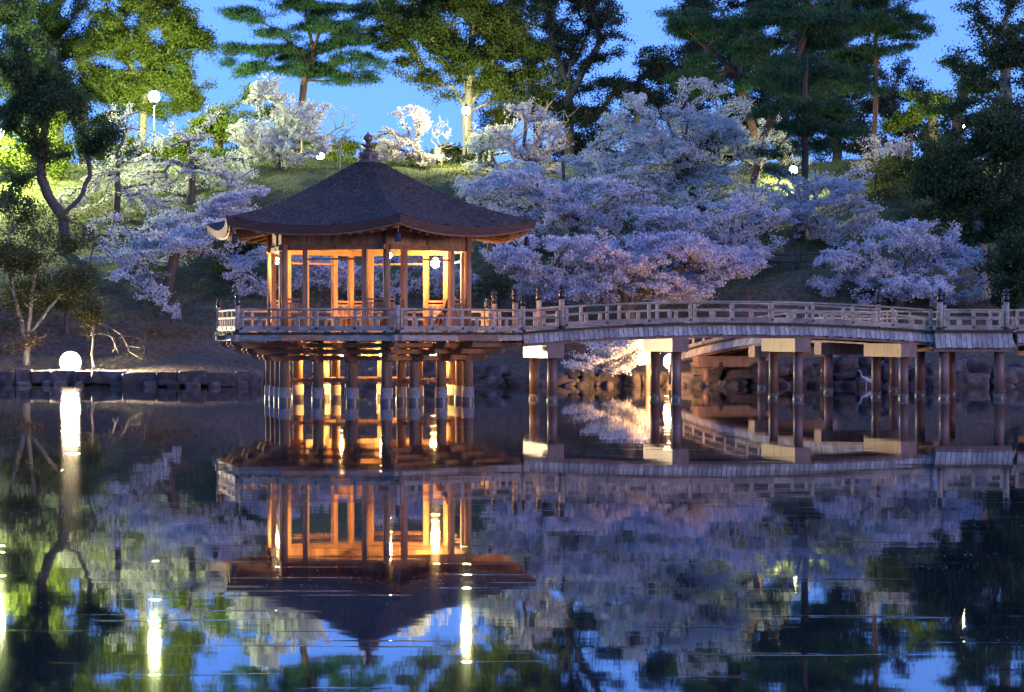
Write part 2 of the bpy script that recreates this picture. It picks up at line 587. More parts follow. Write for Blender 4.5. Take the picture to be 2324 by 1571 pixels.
pav = empty('pavilion', (PC[0], PC[1], 0), 'hexagonal timber pavilion with bark roof standing on piles in the pond', 'pavilion')
DZ = 2.08
RC = 3.175

# roof
nt, nu = 64, 60
r_top, r_eave = 0.36, 5.27


def roof_pt(k, t, u):
    """t 0 top..1 eave, u 0..1 along the side"""
    rc = r_top + (r_eave - r_top) * t
    p = side_pt(k, u, rc, 0.0)
    zc = 7.24 + (5.33 - 7.24) * t - 0.50 * t * (1 - t) - 0.06 * math.sin(math.pi * t) ** 2 + 0.10 * t ** 8
    v = abs(2 * u - 1)
    z = zc - 0.29 * (1 - v ** 2.2) * t ** 2
    # corners of the eave reach out a little
    c = np.array([PC[0], PC[1], 0])
    p = c + (p - c) * (1 + 0.03 * (v ** 3 - 0.6) * t ** 4)
    p[2] = z
    return p


vs, fs = [], []
for k in range(6):
    b0 = len(vs)
    for i in range(nt + 1):
        for j in range(nu + 1):
            p = roof_pt(k, i / nt, j / nu)
            if 0 < j < nu:
                p = p + np.array([0, 0, max(-.03, min(.035, rnd.gauss(0, 0.016)))])
            vs.append(p)
    for i in range(nt):
        for j in range(nu):
            a = b0 + i * (nu + 1) + j
            fs.append((a, a + nu + 1, a + nu + 2, a + 1))
mb = MB(); mb.add(vs, fs)
roof = mb.build('roof', M['thatch'], pav, smooth=True)


def eave_strip(name, material, inset0, inset1, z0, z1, depth_in):
    mb = MB()
    for k in range(6):
        vs = []
        for j in range(nu + 1):
            p = roof_pt(k, 1.0, j / nu)
            c = np.array([PC[0], PC[1], p[2]])
            dr = (p - c) / np.linalg.norm(p - c)
            a = p - dr * inset0; a[2] += z0
            b_ = p - dr * inset1; b_[2] += z1
            e = p - dr * depth_in; e[2] += z1 + 0.015
            f = p - dr * depth_in; f[2] += z0
            vs += [a, b_, e, f]
        fs = []
        for j in range(nu):
            q = 4 * j
            fs += [(q, q + 1, q + 5, q + 4), (q + 1, q + 2, q + 6, q + 5), (q + 2, q + 3, q + 7, q + 6), (q + 3, q, q + 4, q + 7)]
        mb.add(vs, fs)
    return mb.build(name, material, roof)


eave_strip('eave_edge', M['thatchedge'], 0.0, 0.07, -0.001, -0.235, 0.6)
eave_strip('eave_board', M['timber_h'], 0.12, 0.14, -0.236, -0.29, 0.3)
# soffit boards from the eave edge to the wall head
vs, fs = [], []
for k in range(6):
    b0 = len(vs)
    for j in range(nu + 1):
        p = roof_pt(k, 1.0, j / nu)
        c = np.array([PC[0], PC[1], p[2]])
        o_ = p - (p - c) / np.linalg.norm(p - c) * 0.2; o_[2] = p[2] - 0.238
        i_ = side_pt(k, j / nu, 2.9, 5.22)
        m_ = (o_ + i_) / 2; m_[2] += 0.02
        vs += [o_, m_, i_]
    for j in range(nu):
        a = b0 + 3 * j
        fs += [(a, a + 3, a + 4, a + 1), (a + 1, a + 4, a + 5, a + 2)]
mb = MB(); mb.add(vs, fs)
mb.build('soffit', M['timber_h'], roof)
# rafters at right angles to each wall
for k in range(6):
    A, B = PP(CA[k], r_eave, 0), PP(CA[(k + 1) % 6], r_eave, 0)
    L = np.linalg.norm(B - A)
    ex = (B - A) / L
    nrm = PP(CA[k] + 30, 1, 0) - PP(0, 0, 0)
    for i in range(15):
        s_ = (i - 7) * 0.325
        u = 0.5 + s_ / L
        pe = roof_pt(k, 1.0, u)
        outer = pe - nrm * 0.30; outer[2] = pe[2] - 0.285
        half = RC / 2
        if abs(s_) <= half:
            dist_in = RC * math.cos(R(30)) - 0.25
        else:
            dist_in = abs(s_) / math.tan(R(30)) * 1.0 + 0.10
        inner = np.array([PC[0], PC[1], 0]) + nrm * dist_in + ex * s_
        fr_ = (dist_in - 2.5) / (4.5 - 2.5)
        inner[2] = 5.165 + (outer[2] - 5.165) * max(0, fr_)
        if np.linalg.norm(outer[:2] - inner[:2]) > 0.25:
            MB().beam(inner, outer, 0.075, 0.085).build('rafter', M['timber_h'], roof)
    # hip rafter
    p0 = PP(CA[k], RC - .3, 5.12); p1 = roof_pt(k, 1.0, 0.0); c = np.array([PC[0], PC[1], p1[2]])
    p1 = p1 - (p1 - c) / np.linalg.norm(p1 - c) * 0.28; p1[2] -= 0.29
    MB().beam(p0, p1, 0.13, 0.13).build('hip_rafter', M['timber_h'], roof)

# finial
fin = MB().lathe((PC[0], PC[1], 7.18), [(0.43, 0), (0.43, 0.05), (0.39, 0.06), (0.36, 0.11), (0.33, 0.12), (0.33, 0.27), (0.36, 0.28), (0.35, 0.33), (0.2, 0.38), (0.11, 0.44)], 6, R(PHI)).build('finial', M['copper'], pav)
MB().lathe((PC[0], PC[1], 7.60), [(0.10, 0), (0.075, .03), (0.085, .06), (0.15, .09), (0.225, .13), (0.21, .15), (0.11, .165), (0.065, .19), (0.06, .25)], 18).build('lotus', M['copper'], fin, smooth=True)
MB().lathe((PC[0], PC[1], 7.83), [(0.045, 0), (.10, .025), (.135, .075), (.143, .13), (.125, .19), (.075, .235), (.04, .25), (.045, .27), (.025, .29), (.004, .33)], 20).build('ball', M['copper'], fin, smooth=True)
for k in range(6):
    a, b_ = side_pt(k, .22, .335, 7.375), side_pt(k, .78, .335, 7.375)
    MB().beam(a, b_, 0.012, 0.12).build('grille', M['copper2'], fin)

# deck
mb = MB()
vs = [PP(a, 4.98, DZ) for a in CA] + [PP(a, 4.98, DZ - .06) for a in CA]
mb.add(vs, [tuple(range(6)), tuple(reversed(range(6, 12)))] + [(i, i + 6, (i + 1) % 6 + 6, (i + 1) % 6) for i in range(6)])
deck = mb.build('deck', M['grey'], pav)
mb = MB()
for k in range(6):          # butt ends of the floor planks show as a ragged dark edge
    for i in range(34):
        t = (i + .5) / 34
        p = side_pt(k, t, 5.0 + rnd.uniform(-.02, .035), DZ - .033)
        mb.box(p, 5.0 / 34 * .93, .05, .062 + rnd.uniform(0, .02), side_pt(k, 1, 5, 0) - side_pt(k, 0, 5, 0))
mb.build('plank_ends', M['moss'], deck)
for k in range(6):
    a, b_ = side_pt(k, 0, 4.93, DZ - .155), side_pt(k, 1, 4.93, DZ - .155)
    MB().beam(a, b_, .12, .17 + .004 * (k % 2), ext=.16).build('rim_beam', M['grey'], pav)

# piles, collars
piles = []
for k in range(6):
    for t in (0, 1 / 3, 2 / 3):
        piles.append((k, t, side_pt(k, t, RC, 0), 0.155))
for k in range(6):
    piles.append((None, 0, PP(CA[k] + 30, 1.55, 0), 0.135))
for k, t, p, r in piles:
    o = MB().tube((p[0], p[1], .45), (p[0], p[1], 1.86), r, r, 18).build('pile', M['pile'], pav, smooth=True)
    MB().tube((p[0], p[1], -.8), (p[0], p[1], .47), r + .03, r + .03, 18).build('collar', M['concrete'], o, smooth=True)
    MB().tube((p[0], p[1], -.5), (p[0], p[1], .155), r + .033, r + .033, 18, False).build('waterline', M['wetband'], o, smooth=True)
for k in range(6):
    MB().beam(PP(CA[k] + 30, 1.55, .66), PP(CA[k] + 90, 1.55, .66), .1, .12).build('tie_beam', M['pile'], pav)
    if k != 5:
        MB().beam(PP(CA[k] + 30, 1.55, .63 + .005 * k), PP(CA[k] + 30, 2.75, .63 + .005 * k), .1, .12).build('tie_beam', M['pile'], pav)

# corbelled brackets: three tiers of arms with scrolled ends
def arm(k, t, z, h, reach, ri):
    base = side_pt(k, t, RC, 0)
    if t == 0:
        nrm = PP(CA[k], 1, 0) - PP(0, 0, 0); reach = reach / math.cos(R(30)) * .97
    else:
        nrm = PP(CA[k] + 30, 1, 0) - PP(0, 0, 0)
    tx = np.array([-nrm[1], nrm[0], 0])
    w = .15
    pts = [(-ri, h), (reach, h), (reach + .015, h * .62), (reach - .05, h * .52), (reach - .03, h * .3), (reach - .09, h * .1), (reach - .18, 0), (-ri, 0)]
    poly = [base + nrm * a + np.array([0, 0, z + b]) - tx * w / 2 for a, b in pts]
    MB().prism(poly, tx * w).build('bracket_arm', M['timber_h'], pav)


for k in range(6):
    for t in (0, 1 / 3, 2 / 3):
        arm(k, t, 1.235, .17, .52, .5)
        arm(k, t, 1.425, .17, 1.0, .5)
        arm(k, t, 1.615, .165, 1.46, .5)
    for z, off, h in ((1.335, 0.0, .13), (1.525, .40, .13), (1.71, .88, .12)):
        rr = RC + off / math.cos(R(30))
        MB().beam(side_pt(k, 0, rr, z), side_pt(k, 1, rr, z), .13, h, ext=.12).build('wall_plate', M['timber_h'], pav)
    # bearing blocks
    for t in (1 / 3, 2 / 3):
        for z, off in ((1.41, .40), (1.6, .88)):
            rr = RC + off / math.cos(R(30))
            q = side_pt(k, t, RC, 0) + (PP(CA[k] + 30, 1, 0) - PP(0, 0, 0)) * off
            MB().box((q[0], q[1], z), .2, .2, .05, PP(CA[k] + 30, 1, 0) - PP(0, 0, 0)).build('bearing_block', M['timber_h'], pav)
# floor joists under the deck
for i in range(-4, 5):
    half = 4.6 - abs(i) * .36
    c = np.array([PC[0], PC[1], 1.925])
    ax = PP(CA[0] + 90, 1, 0) - PP(0, 0, 0); ay = PP(CA[0], 1, 0) - PP(0, 0, 0)
    MB().box(c + ay * i * .95, half * 2, .12, .15, ax).build('joist', M['timber_h'], pav)

# columns
for k in range(6):
    p = PP(CA[k], RC, 0)
    MB().tube((p[0], p[1], DZ), (p[0], p[1], 5.16), .105, .1, 18).build('column', M['timber'], pav, smooth=True)
    for t in (.21, .79):
        q = side_pt(k, t, RC, 0)
        MB().box((q[0], q[1], (DZ + 4.49) / 2), .15, .15, 4.49 - DZ, side_pt(k, 1, 1, 0) - side_pt(k, 0, 1, 0)).build('door_post', M['timber'], pav)
    MB().beam(side_pt(k, 0, RC, 4.567), side_pt(k, 1, RC, 4.567), .13, .15 + .004 * (k % 2), ext=.17).build('lintel', M['timber_h'], pav)
    MB().beam(side_pt(k, .21, RC, 4.225), side_pt(k, .79, RC, 4.225), .05, .055).build('tie_rail', M['timber_h'], pav)
    MB().beam(side_pt(k, 0, RC, 5.12), side_pt(k, 1, RC, 5.12), .12, .09 + .004 * (k % 2)).build('wall_head', M['timber_h'], pav)
    for t in (0.04, .5, .96):
        nrm = PP(CA[k] + 30, 1, 0) - PP(0, 0, 0)
        q = side_pt(k, t, RC, 4.567)
        MB().tube(q + nrm * .06, q + nrm * .085, .042, .025, 12).build('boss', M['black'], pav)
    mb = MB()
    ed = side_pt(k, 1, 1, 0) - side_pt(k, 0, 1, 0)
    x0 = 0.03
    while x0 < .965:
        w = rnd.uniform(.045, .085)
        x1 = min(.97, x0 + w)
        mb.box(side_pt(k, (x0 + x1) / 2, RC - .015 + rnd.uniform(-.006, .006), 4.86), (x1 - x0) * RC * .985, .03, .44, ed)
        x0 = x1
    mb.build('plank_wall', M['plank'], pav)
    for t in (.5,):
        q = side_pt(k, t, RC, 4.86)
        MB().box(q, .09, .1, .44, ed).build('wall_stud', M['timber'], pav)
mb = MB()
vs = [PP(a, RC - .12, 4.90) for a in CA] + [PP(a, RC - .12, 4.93) for a in CA]
mb.add(vs, [tuple(reversed(range(6))), tuple(range(6, 12))] + [(i, (i + 1) % 6, (i + 1) % 6 + 6, i + 6) for i in range(6)])
mb.build('ceiling', M['timber_h'], pav)
for k in range(3):
    MB().beam(PP(CA[k], RC - .15, 4.84 + .004 * k), PP(CA[k] + 180, RC - .15, 4.84 + .004 * k), .13, .12).build('ceiling_beam', M['timber_h'], pav)

# benches wrapped round the corner posts
for k in range(6):
    for sgn in (0, 1):
        kk = k if sgn == 0 else (k - 1) % 6
        t0, t1 = (.035, .185) if sgn == 0 else (.815, .965)
        nrm = PP(CA[kk] + 30, 1, 0) - PP(0, 0, 0)
        ed = side_pt(kk, 1, 1, 0) - side_pt(kk, 0, 1, 0)
        P = lambda t, z, off=0.0: side_pt(kk, t, RC, z) - nrm * off
        mb = MB()
        mb.beam(P(t0, DZ + .46, .24), P(t1 + (0.03 if sgn == 0 else 0), DZ + .46, .24), .42, .045)
        bench = mb.build('bench', M['timber_h'], pav)
        mb = MB()
        mb.beam(P(t0, DZ + .97), P(t1, DZ + .97), .06, .055)
        mb.beam(P(t0, DZ + .86), P(t1, DZ + .86), .04, .045)
        mb.beam(P(t0, DZ + .53), P(t1, DZ + .53), .04, .045)
        for i in range(9):
            t = t0 + (t1 - t0) * (i + .5) / 9
            mb.box(P(t, DZ + .695), .026, .02, .3, ed)
        mb.build('backrest', M['timber'], bench)
        mb = MB()
        mb.beam(P(t0, DZ + .1), P(t1, DZ + .1), .04, .05)
        for i in range(9):
            t = t0 + (t1 - t0) * (i + .5) / 9
            mb.box(P(t, DZ + .27), .026, .02, .32, ed)
        mb.build('lower_slats', M['timber'], bench)


# ------------------------------------------------------------------ railings, posts, bridges
def cap_lathe(p, s=1.0):
    return MB().lathe(p, [(.085 * s, -.02), (.085 * s, .11 * s), (.075 * s, .125 * s), (.075 * s, .16 * s), (.088 * s, .17 * s), (.088 * s, .20 * s), (.05 * s, .215 * s), (.045 * s, .24 * s),
                          (.075 * s, .265 * s), (.082 * s, .30 * s), (.06 * s, .335 * s), (.02 * s, .355 * s), (.004 * s, .385 * s)], 14)


def newel(parent, x, y, z0, h, s=1.0, material=None):
    o = MB().tube((x, y, z0), (x, y, z0 + h), .076 * s, .076 * s, 14).build('newel_post', material or M['grey'], parent, smooth=True)
    cap_lathe((x, y, z0 + h), s).build('cap', M['black'], o, smooth=True)
    MB().tube((x, y, z0), (x, y, z0 + .10 * s), .092 * s, .088 * s, 14).build('shoe', M['black'], o, smooth=True)
    return o


def railing(parent, A, B, zf, panels, h=.66, material=None, rise=None):
    """zf(t) floor height at t along A-B"""
    material = material or M['grey']
    A = np.array(A, float)[:2]; B = np.array(B, float)[:2]
    L = np.linalg.norm(B - A)
    ex = np.array([*(B - A) / L, 0])
    nr = np.array([-ex[1], ex[0], 0])
    P = lambda t, z: np.array([*(A + (B - A) * t), zf(t) + z])
    seg = panels * 2
    mb = MB()
    for i in range(seg):
        t0, t1 = i / seg, (i + 1) / seg
        mb.beam(P(t0, .115), P(t1, .115), .085, .14)
        mb.beam(P(t0, .425), P(t1, .425), .07, .058)
        mb.tube(P(t0, h), P(t1, h), .033, .033, 10, i in (0, seg - 1))
    rail = mb.build('railing', material, parent)
    for i in range(panels + 1):
        t = i / panels
        if 0 < i < panels or True:
            tt = min(max(t, .05 / L), 1 - .05 / L)
            MB().box(P(tt, .345), .095, .055, h - .06 - .14 * 0 - .03, ex).build('baluster', material, rail)
            q = P(tt, .115)
            MB().tube(q - nr * .062, q + nr * .062, .04, .04, 10).build('boss', M['black'], rail)
            q = P(tt, .425)
            MB().tube(q - nr * .045, q + nr * .045, .018, .018, 8).build('boss', M['black'], rail)
            q = P(tt, .0225)
            poly = [q + ex * a + np.array([0, 0, b]) - nr * .04 for a, b in ((-.2, -.0225), (.2, -.0225), (.14, .022), (-.14, .022))]
            MB().prism(poly, nr * .08).build('foot', material, rail)
        if i < panels:
            MB().box(P(t + .5 / panels, .29), .11, .05, .215, ex).build('rail_block', material, rail)
    return rail


UB = np.array([math.cos(R(PHI)), math.sin(R(PHI))])
NB = np.array([math.sin(R(PHI)), -math.cos(R(PHI))])      # towards the camera side
B0 = PC + UB * 4.9 * math.cos(R(30))


def BP(s, w):
    return B0 + UB * s + NB * w


# pavilion deck railing
flat = lambda t: DZ
for k in range(6):
    p = PP(CA[k], 4.9, DZ)
    newel(pav, p[0], p[1], DZ, .80, .85)
for k in range(6):
    if k == 1:
        a, b_ = PP(CA[1], 4.9, 0), BP(0, 1.40)
        railing(pav, a + (np.array([*b_, 0]) - a) * .08, b_, flat, 1)
        a, b_ = BP(0, -1.40), PP(CA[2], 4.9, 0)
        railing(pav, a, b_ - (b_ - np.array([*a, 0])) * .08, flat, 1)
        continue
    railing(pav, side_pt(k, .02, 4.9, 0), side_pt(k, .98, 4.9, 0), flat, 4)
for w in (1.43, -1.43):
    q = BP(.0, w)
    newel(pav, q[0], q[1], DZ, .92, 1.12)


def bridge(name, label, p0, p1, halfw, zf, panels, piers, near=(0, 1), far=(0, 1), fascia=.30, rows=1, pier_reach=1.15, rail_mat=None, pile_r=.15, cap_h=.42, rails=(True, True), newels=()):
    p0 = np.array(p0, float); p1 = np.array(p1, float)
    L = np.linalg.norm(p1 - p0)
    u = (p1 - p0) / L
    nrm = np.array([u[1], -u[0]])
    root = empty(name, (*((p0 + p1) / 2), 0), label, 'footbridge')
    Q = lambda t, w, z: np.array([*(p0 + (p1 - p0) * t + nrm * w), zf(t) + z])
    seg = max(4, int(L / .8))
    mb = MB()
    for i in range(seg):
        t0, t1 = i / seg, (i + 1) / seg
        vs = [Q(t, w, z) for t in (t0, t1) for w in (-halfw - .16, halfw + .16) for z in (-.07, 0)]
        mb.add(vs, [(1, 3, 7, 5), (0, 4, 6, 2), (2, 6, 7, 3), (0, 1, 5, 4), (0, 2, 3, 1), (4, 5, 7, 6)])
    mb.build('deck', M['grey'], root)
    u3 = np.array([*u, 0]); n3 = np.array([*nrm, 0])
    for sg in (1, -1):
        # row of split boards shielding the girder
        for rw in range(rows):
            mb = MB()
            nb = int(L / .155)
            for i in range(nb):
                t = (i + .5) / nb
                top = Q(t, sg * (halfw + .10 + .045 * rw), -.055 - rw * fascia * .8 + rnd.uniform(-.01, .012))
                bot = Q(t, sg * (halfw + .22 + .09 * rw), -.055 - fascia - rw * fascia * .8 + rnd.uniform(-.014, .014))
                dn = (bot - top) / np.linalg.norm(bot - top)
                tw = u3 + n3 * sg * rnd.uniform(.06, .2)
                mb.box((top + bot) / 2, np.linalg.norm(bot - top), L / nb * .87, .022, dn, np.cross(tw, dn) * sg)
            mb.build('shingle_skirt', M['pale'], root)
        mb = MB()
        for i in range(seg):
            t0, t1 = i / seg, (i + 1) / seg
            mb.beam(Q(t0, sg * (halfw + .13), -.02 + rnd.uniform(-.004, .004)), Q(t1, sg * (halfw + .13), -.02 + rnd.uniform(-.004, .004)), .12, .075)
        mb.build('mossy_kerb', M['moss'], root)
        mb = MB()
        for i in range(seg):
            t0, t1 = i / seg, (i + 1) / seg
            mb.beam(Q(t0, sg * (halfw + .02), -.30), Q(t1, sg * (halfw + .02), -.30), .16, .28)
        mb.build('girder', M['redpile'], root)
    for i in range(2):
        mb = MB()
        for j in range(seg):
            mb.beam(Q(j / seg, (i - .5) * halfw * .9, -.27), Q((j + 1) / seg, (i - .5) * halfw * .9, -.27), .14, .24)
        mb.build('girder', M['redpile'], root)
    for t in piers:
        c = Q(t, 0, 0)
        zt = c[2] - .44
        cap = MB()
        a = np.array([c[0], c[1], zt - cap_h / 2]) - n3 * (pier_reach + .42); b_ = np.array([c[0], c[1], zt - cap_h / 2]) + n3 * (pier_reach + .42)
        cap.beam(a, b_, .52, cap_h)
        capo = cap.build('pier_cap', M['redpile'], root)
        for w in (-pier_reach, pier_reach):
            q = c + n3 * w
            o = MB().tube((q[0], q[1], .1), (q[0], q[1], zt - cap_h), pile_r, pile_r, 18).build('pile', M['redpile'], root, smooth=True)
            MB().tube((q[0], q[1], -.9), (q[0], q[1], .16), pile_r + .018, pile_r + .018, 18).build('collar', M['oldconcrete'], o, smooth=True)
            MB().tube((q[0], q[1], -.1), (q[0], q[1], .06), pile_r + .021, pile_r + .021, 18, False).build('waterline', M['wetband'], o, smooth=True)
    mat_r = rail_mat or M['grey']
    for on, sg, (a, b_) in ((rails[0], 1, near), (rails[1], -1, far)):
        if on:
            railing(root, Q(a, sg * halfw, 0), Q(b_, sg * halfw, 0), lambda t, a=a, b_=b_: zf(a + (b_ - a) * t), panels, material=mat_r)
    for (t, w, s) in newels:
        q = Q(t, w, 0)
        newel(root, q[0], q[1], q[2], .93, s)
    return root, Q


S1 = 13.5
zmain = lambda t: 2.09 + 0.27 * (1 - (2 * t - 1) ** 2) * (1 if 0 <= t <= 1 else 0) + .02 * t
SA = .22
main, MQ = bridge('footbridge', 'long gently arched timber footbridge leading right from the pavilion, nearest of the bridges',
                  BP(SA, 0), BP(S1, 0), 1.43, zmain, 9, [(1.22 - SA) / (S1 - SA), (5.15 - SA) / (S1 - SA), (9.1 - SA) / (S1 - SA), (12.6 - SA) / (S1 - SA)],
                  near=(.1, .995), far=(.1, .95), newels=[(.092, 1.43, 1.15), (.092, -1.43, 1.12)])
# short approach rails between pavilion posts and bridge posts
for w in (1.43, -1.43):
    railing(main, BP(.12, w), BP(1.36, w), lambda t: 2.10, 1)

# landing where the walkways meet
N1 = BP(S1 + .05, 1.78); N2 = N1 + np.array([2.12, .2])
F1 = np.array([14.75, 82.6]); F2 = np.array([16.9, 83.0]); L1 = np.array([12.36, 81.6]); FM = BP(S1, -1.6)
land = empty('landing_stage', (*((N1 + F2) / 2), 0), 'square timber landing with double shingle skirt where the bridges meet', 'landing')
poly = [N1, N2, F2, F1, L1, FM]
ZL = 2.13
mb = MB()
mb.add([(*p, ZL) for p in poly] + [(*p, ZL - .1) for p in poly], [tuple(range(6)), tuple(reversed(range(6, 12)))] + [(i, i + 6, (i + 1) % 6 + 6, (i + 1) % 6) for i in range(6)])
mb.build('deck', M['grey'], land)


def skirt(parent, A, B, z, rows=2, h=.27):
    A = np.array(A); B = np.array(B)
    L = np.linalg.norm(B - A); u = (B - A) / L; nr = np.array([u[1], -u[0]])
    for rw in range(rows):
        mb = MB()
        nb = int(L / .165)
        for i in range(nb):
            p = A + (B - A) * (i + .5) / nb
            top = np.array([*(p + nr * (.10 + .07 * rw)), z - .03 - rw * h * .82])
            bot = np.array([*(p + nr * (.19 + .10 * rw)), z - .03 - h - rw * h * .82 + rnd.uniform(-.012, .012)])
            dn = (bot - top) / np.linalg.norm(bot - top)
            mb.box((top + bot) / 2, np.linalg.norm(bot - top), L / nb * .87, .022, dn, np.cross(np.array([*u, 0]) + np.array([*nr, 0]) * rnd.uniform(.06, .2), dn))
        mb.build('shingle_skirt', M['pale'], parent)
    MB().beam((*(A + nr * .12), z - .01), (*(B + nr * .12), z - .01), .16, .09).build('mossy_kerb', M['moss'], parent)
    MB().beam((*(A - nr * .02), z - .5), (*(B - nr * .02), z - .5), .2, .30).build('girder', M['redpile'], parent)


skirt(land, N1 - (.2, 0), N2 + (.16, 0), ZL)
skirt(land, FM + np.array([.12, .3]), N1 + np.array([-.02, .12]), ZL)
skirt(land, N2, F2, ZL)
fl = lambda t: ZL
railing(land, N1 + (N2 - N1) * .05, N1 + (N2 - N1) * .95, fl, 2)
railing(land, F1 + (F2 - F1) * .05, F1 + (F2 - F1) * .95, fl, 2)
railing(land, FM, L1, fl, 2)
for q in (N1, N2, F1, F2, L1):
    newel(land, q[0], q[1], ZL, .93, 1.15)
for q in (N1 + (.18, .25), N2 + (-.18, .25), F1 + (.2, -.3), F2 + (-.2, -.3), (N1 + L1) / 2 + (.6, 1.2)):
    o = MB().tube((q[0], q[1], .1), (q[0], q[1], ZL - .55), .16, .16, 18).build('pile', M['redpile'], land, smooth=True)
    MB().tube((q[0], q[1], -.9), (q[0], q[1], .16), .178, .178, 18).build('collar', M['oldconcrete'], o, smooth=True)
    MB().tube((q[0], q[1], -.1), (q[0], q[1], .06), .181, .181, 18, False).build('waterline', M['wetband'], o, smooth=True)

# walkway running back to the shore
K0 = (L1 + F1) / 2; K1 = np.array([8.0, 97.0])
bridge('footbridge', 'rear timber footbridge running from the landing back to the boulder shore', K0, K1, 1.25,
       lambda t: 2.11 - .75 * t ** 2 + .16 * math.sin(math.pi * t), 8, [.22, .55, .86], pier_reach=1.3, near=(.02, 1), far=(.02, 1))
# walkway leaving the frame on the right
G0 = N2 + np.array([.25, 1.9]); G1 = G0 + np.array([math.cos(R(6)), math.sin(R(6))]) * 13
bridge('footbridge', 'right hand timber footbridge leaving the picture beyond the landing', G0, G1, 1.4,
       lambda t: 2.10 + .25 * (1 - (2 * t - 1) ** 2), 8, [.1, .4, .7], pier_reach=1.15, near=(.0, 1), far=(.0, 1))


# ------------------------------------------------------------------ lamps
def park_lamp(x, y, z, label, ground=None, r=.3, strength=160, col=(0.86, 1.0, 0.42), pole=True):
    g = tz(x, y) if ground is None else ground
    root = empty('park_lamp', (x, y, g), label, 'lamp', 'park lamps on the hillside')
    MB().tube((x, y, g - .2), (x, y, z - r * .9), .06, .045, 10).build('pole', M['rope'], root, smooth=True)
    v, f = ICO1
    o = mesh_np('globe', v * r * np.array([1, 1, 1.08]) + np.array([x, y, z]), f, np.full(len(f), 3), glow('lamp_glow', col, strength * 3.5), root, smooth=True)
    MB().lathe((x, y, z + r * .95), [(r * .55, 0), (r * .5, .05), (.05, .12), (.02, .18)], 12).build('hood', M['black'], root, smooth=True)
    MB().lathe((x, y, z - r * 1.12), [(.05, 0), (r * .5, .03), (r * .55, .07)], 12).build('neck', M['black'], root, smooth=True)
    return root


def at(x, y, d):
    return W(x, y, d)


p = at(350, 220, 132); park_lamp(*p, 'bright greenish globe lamp above thin blossom in the upper left, tallest pole', r=.30, strength=330)
p = at(1058, 252, 131); park_lamp(*p, 'yellow globe lamp on a pole in front of the big leafy tree trunk', r=.22, strength=340, col=(1.0, .95, .42))
p = at(727, 355, 139); park_lamp(*p, 'low globe lamp on the hilltop just left of the roof finial', r=.21, strength=150, col=(.95, 1, .40))
p = at(1801, 386, 120); park_lamp(*p, 'lamp half hidden by cherry blossom beside the pine trunk on the right', r=.20, strength=150, col=(.95, 1, .40))
p = at(2182, 293, 131); park_lamp(*p, 'small lamp seen through the dark trees at the upper right', r=.22, strength=140, col=(.95, 1, .35))
p = at(-6, 299, 121); park_lamp(*p, 'lamp glaring through the dark leaning tree at the left edge', r=.34, strength=380, col=(.90, 1, .40))


def flood(x, y, z, toward, label, r, strength, col, bulge, snoot=0.0):
    g = max(tz(x, y), 0.3)
    root = empty('floodlight', (x, y, g), label, 'floodlight', 'floodlights on the shore')
    d = np.array(toward, float) - np.array([x, y, z]); d /= np.linalg.norm(d)
    c = np.array([x, y, z])
    MB().tube(c - d * .32, c - d * .02, r * .6, r * 1.03, 20).build('housing', M['black'], root, smooth=True)
    v, f = ICO1
    dome = v * r
    k = dome @ d
    dome = dome - np.outer(np.where(k < 0, k, k * (1 - bulge)), d)
    mesh_np('lens', dome + c, f, np.full(len(f), 3), glow('flood_glow', col, strength), root, smooth=True)
    if snoot:
        MB().tube(c - d * .02, c + d * snoot, r * 1.05, r * 1.12, 24, False).build('visor', M['black'], root, smooth=True)  # ring added to narrow the beam and hold it off the bridge piers
    MB().tube((x, y, g - .2), (x, y, z - r * .7), .05, .05, 10).build('stand', M['black'], root, smooth=True)
    side = np.cross(d, (0, 0, 1)); side /= np.linalg.norm(side)
    MB().beam(c - side * (r + .05) - d * .1, c - side * (r + .05) - d * .1 - np.array([0, 0, r * .75]), .04, .05).build('yoke', M['black'], root)
    MB().beam(c + side * (r + .05) - d * .1, c + side * (r + .05) - d * .1 - np.array([0, 0, r * .75]), .04, .05).build('yoke', M['black'], root)
    MB().beam(c - side * (r + .06) - d * .1 - np.array([0, 0, r * .75]), c + side * (r + .06) - d * .1 - np.array([0, 0, r * .75]), .05, .04).build('crossbar', M['black'], root)
    return root


p = at(160, 822, 96.3); flood(*p, (-13.5, 73, 1.6), 'large glaring white floodlight on the left shore wall', .36, 5400, (1.0, .76, .45), .55, .20)
p = at(1520, 820, 92.4); flood(*p, (-1.5, 93.0, 1.9), 'warm floodlight behind the second bridge pier lighting the low blossoms', .28, 400, (1.0, .55, .22), .85)


def bulb(p, label, r=.09, strength=170, drop=.4):
    root = empty('hanging_lamp', p, label, 'lamp', 'bulbs hanging in the pavilion')
    v, f = ICO1
    mesh_np('bulb', v * r * np.array([1, 1, 1.25]) + p, f, np.full(len(f), 3), glow('bulb_glow', (1.0, .53, .18), strength * 3.2), root, smooth=True)
    MB().tube(p + (0, 0, r), p + (0, 0, r + .1), .04, .035, 10).build('socket', M['black'], root, smooth=True)
    MB().tube(p + (0, 0, r + .1), (p[0], p[1], 4.9), .008, .008, 6).build('cord', M['black'], root)
    return root


p = at(627, 592, 73.5); bulb(p, 'glowing bulb at the left end of the pavilion', .085, 200)
p = at(884, 580, 72.6); bulb(p, 'slim bulb half behind the front corner column', .07, 200)
p = at(988, 597, 74.4); bulb(p, 'largest glowing bulb in the right bay of the pavilion', .13, 170)


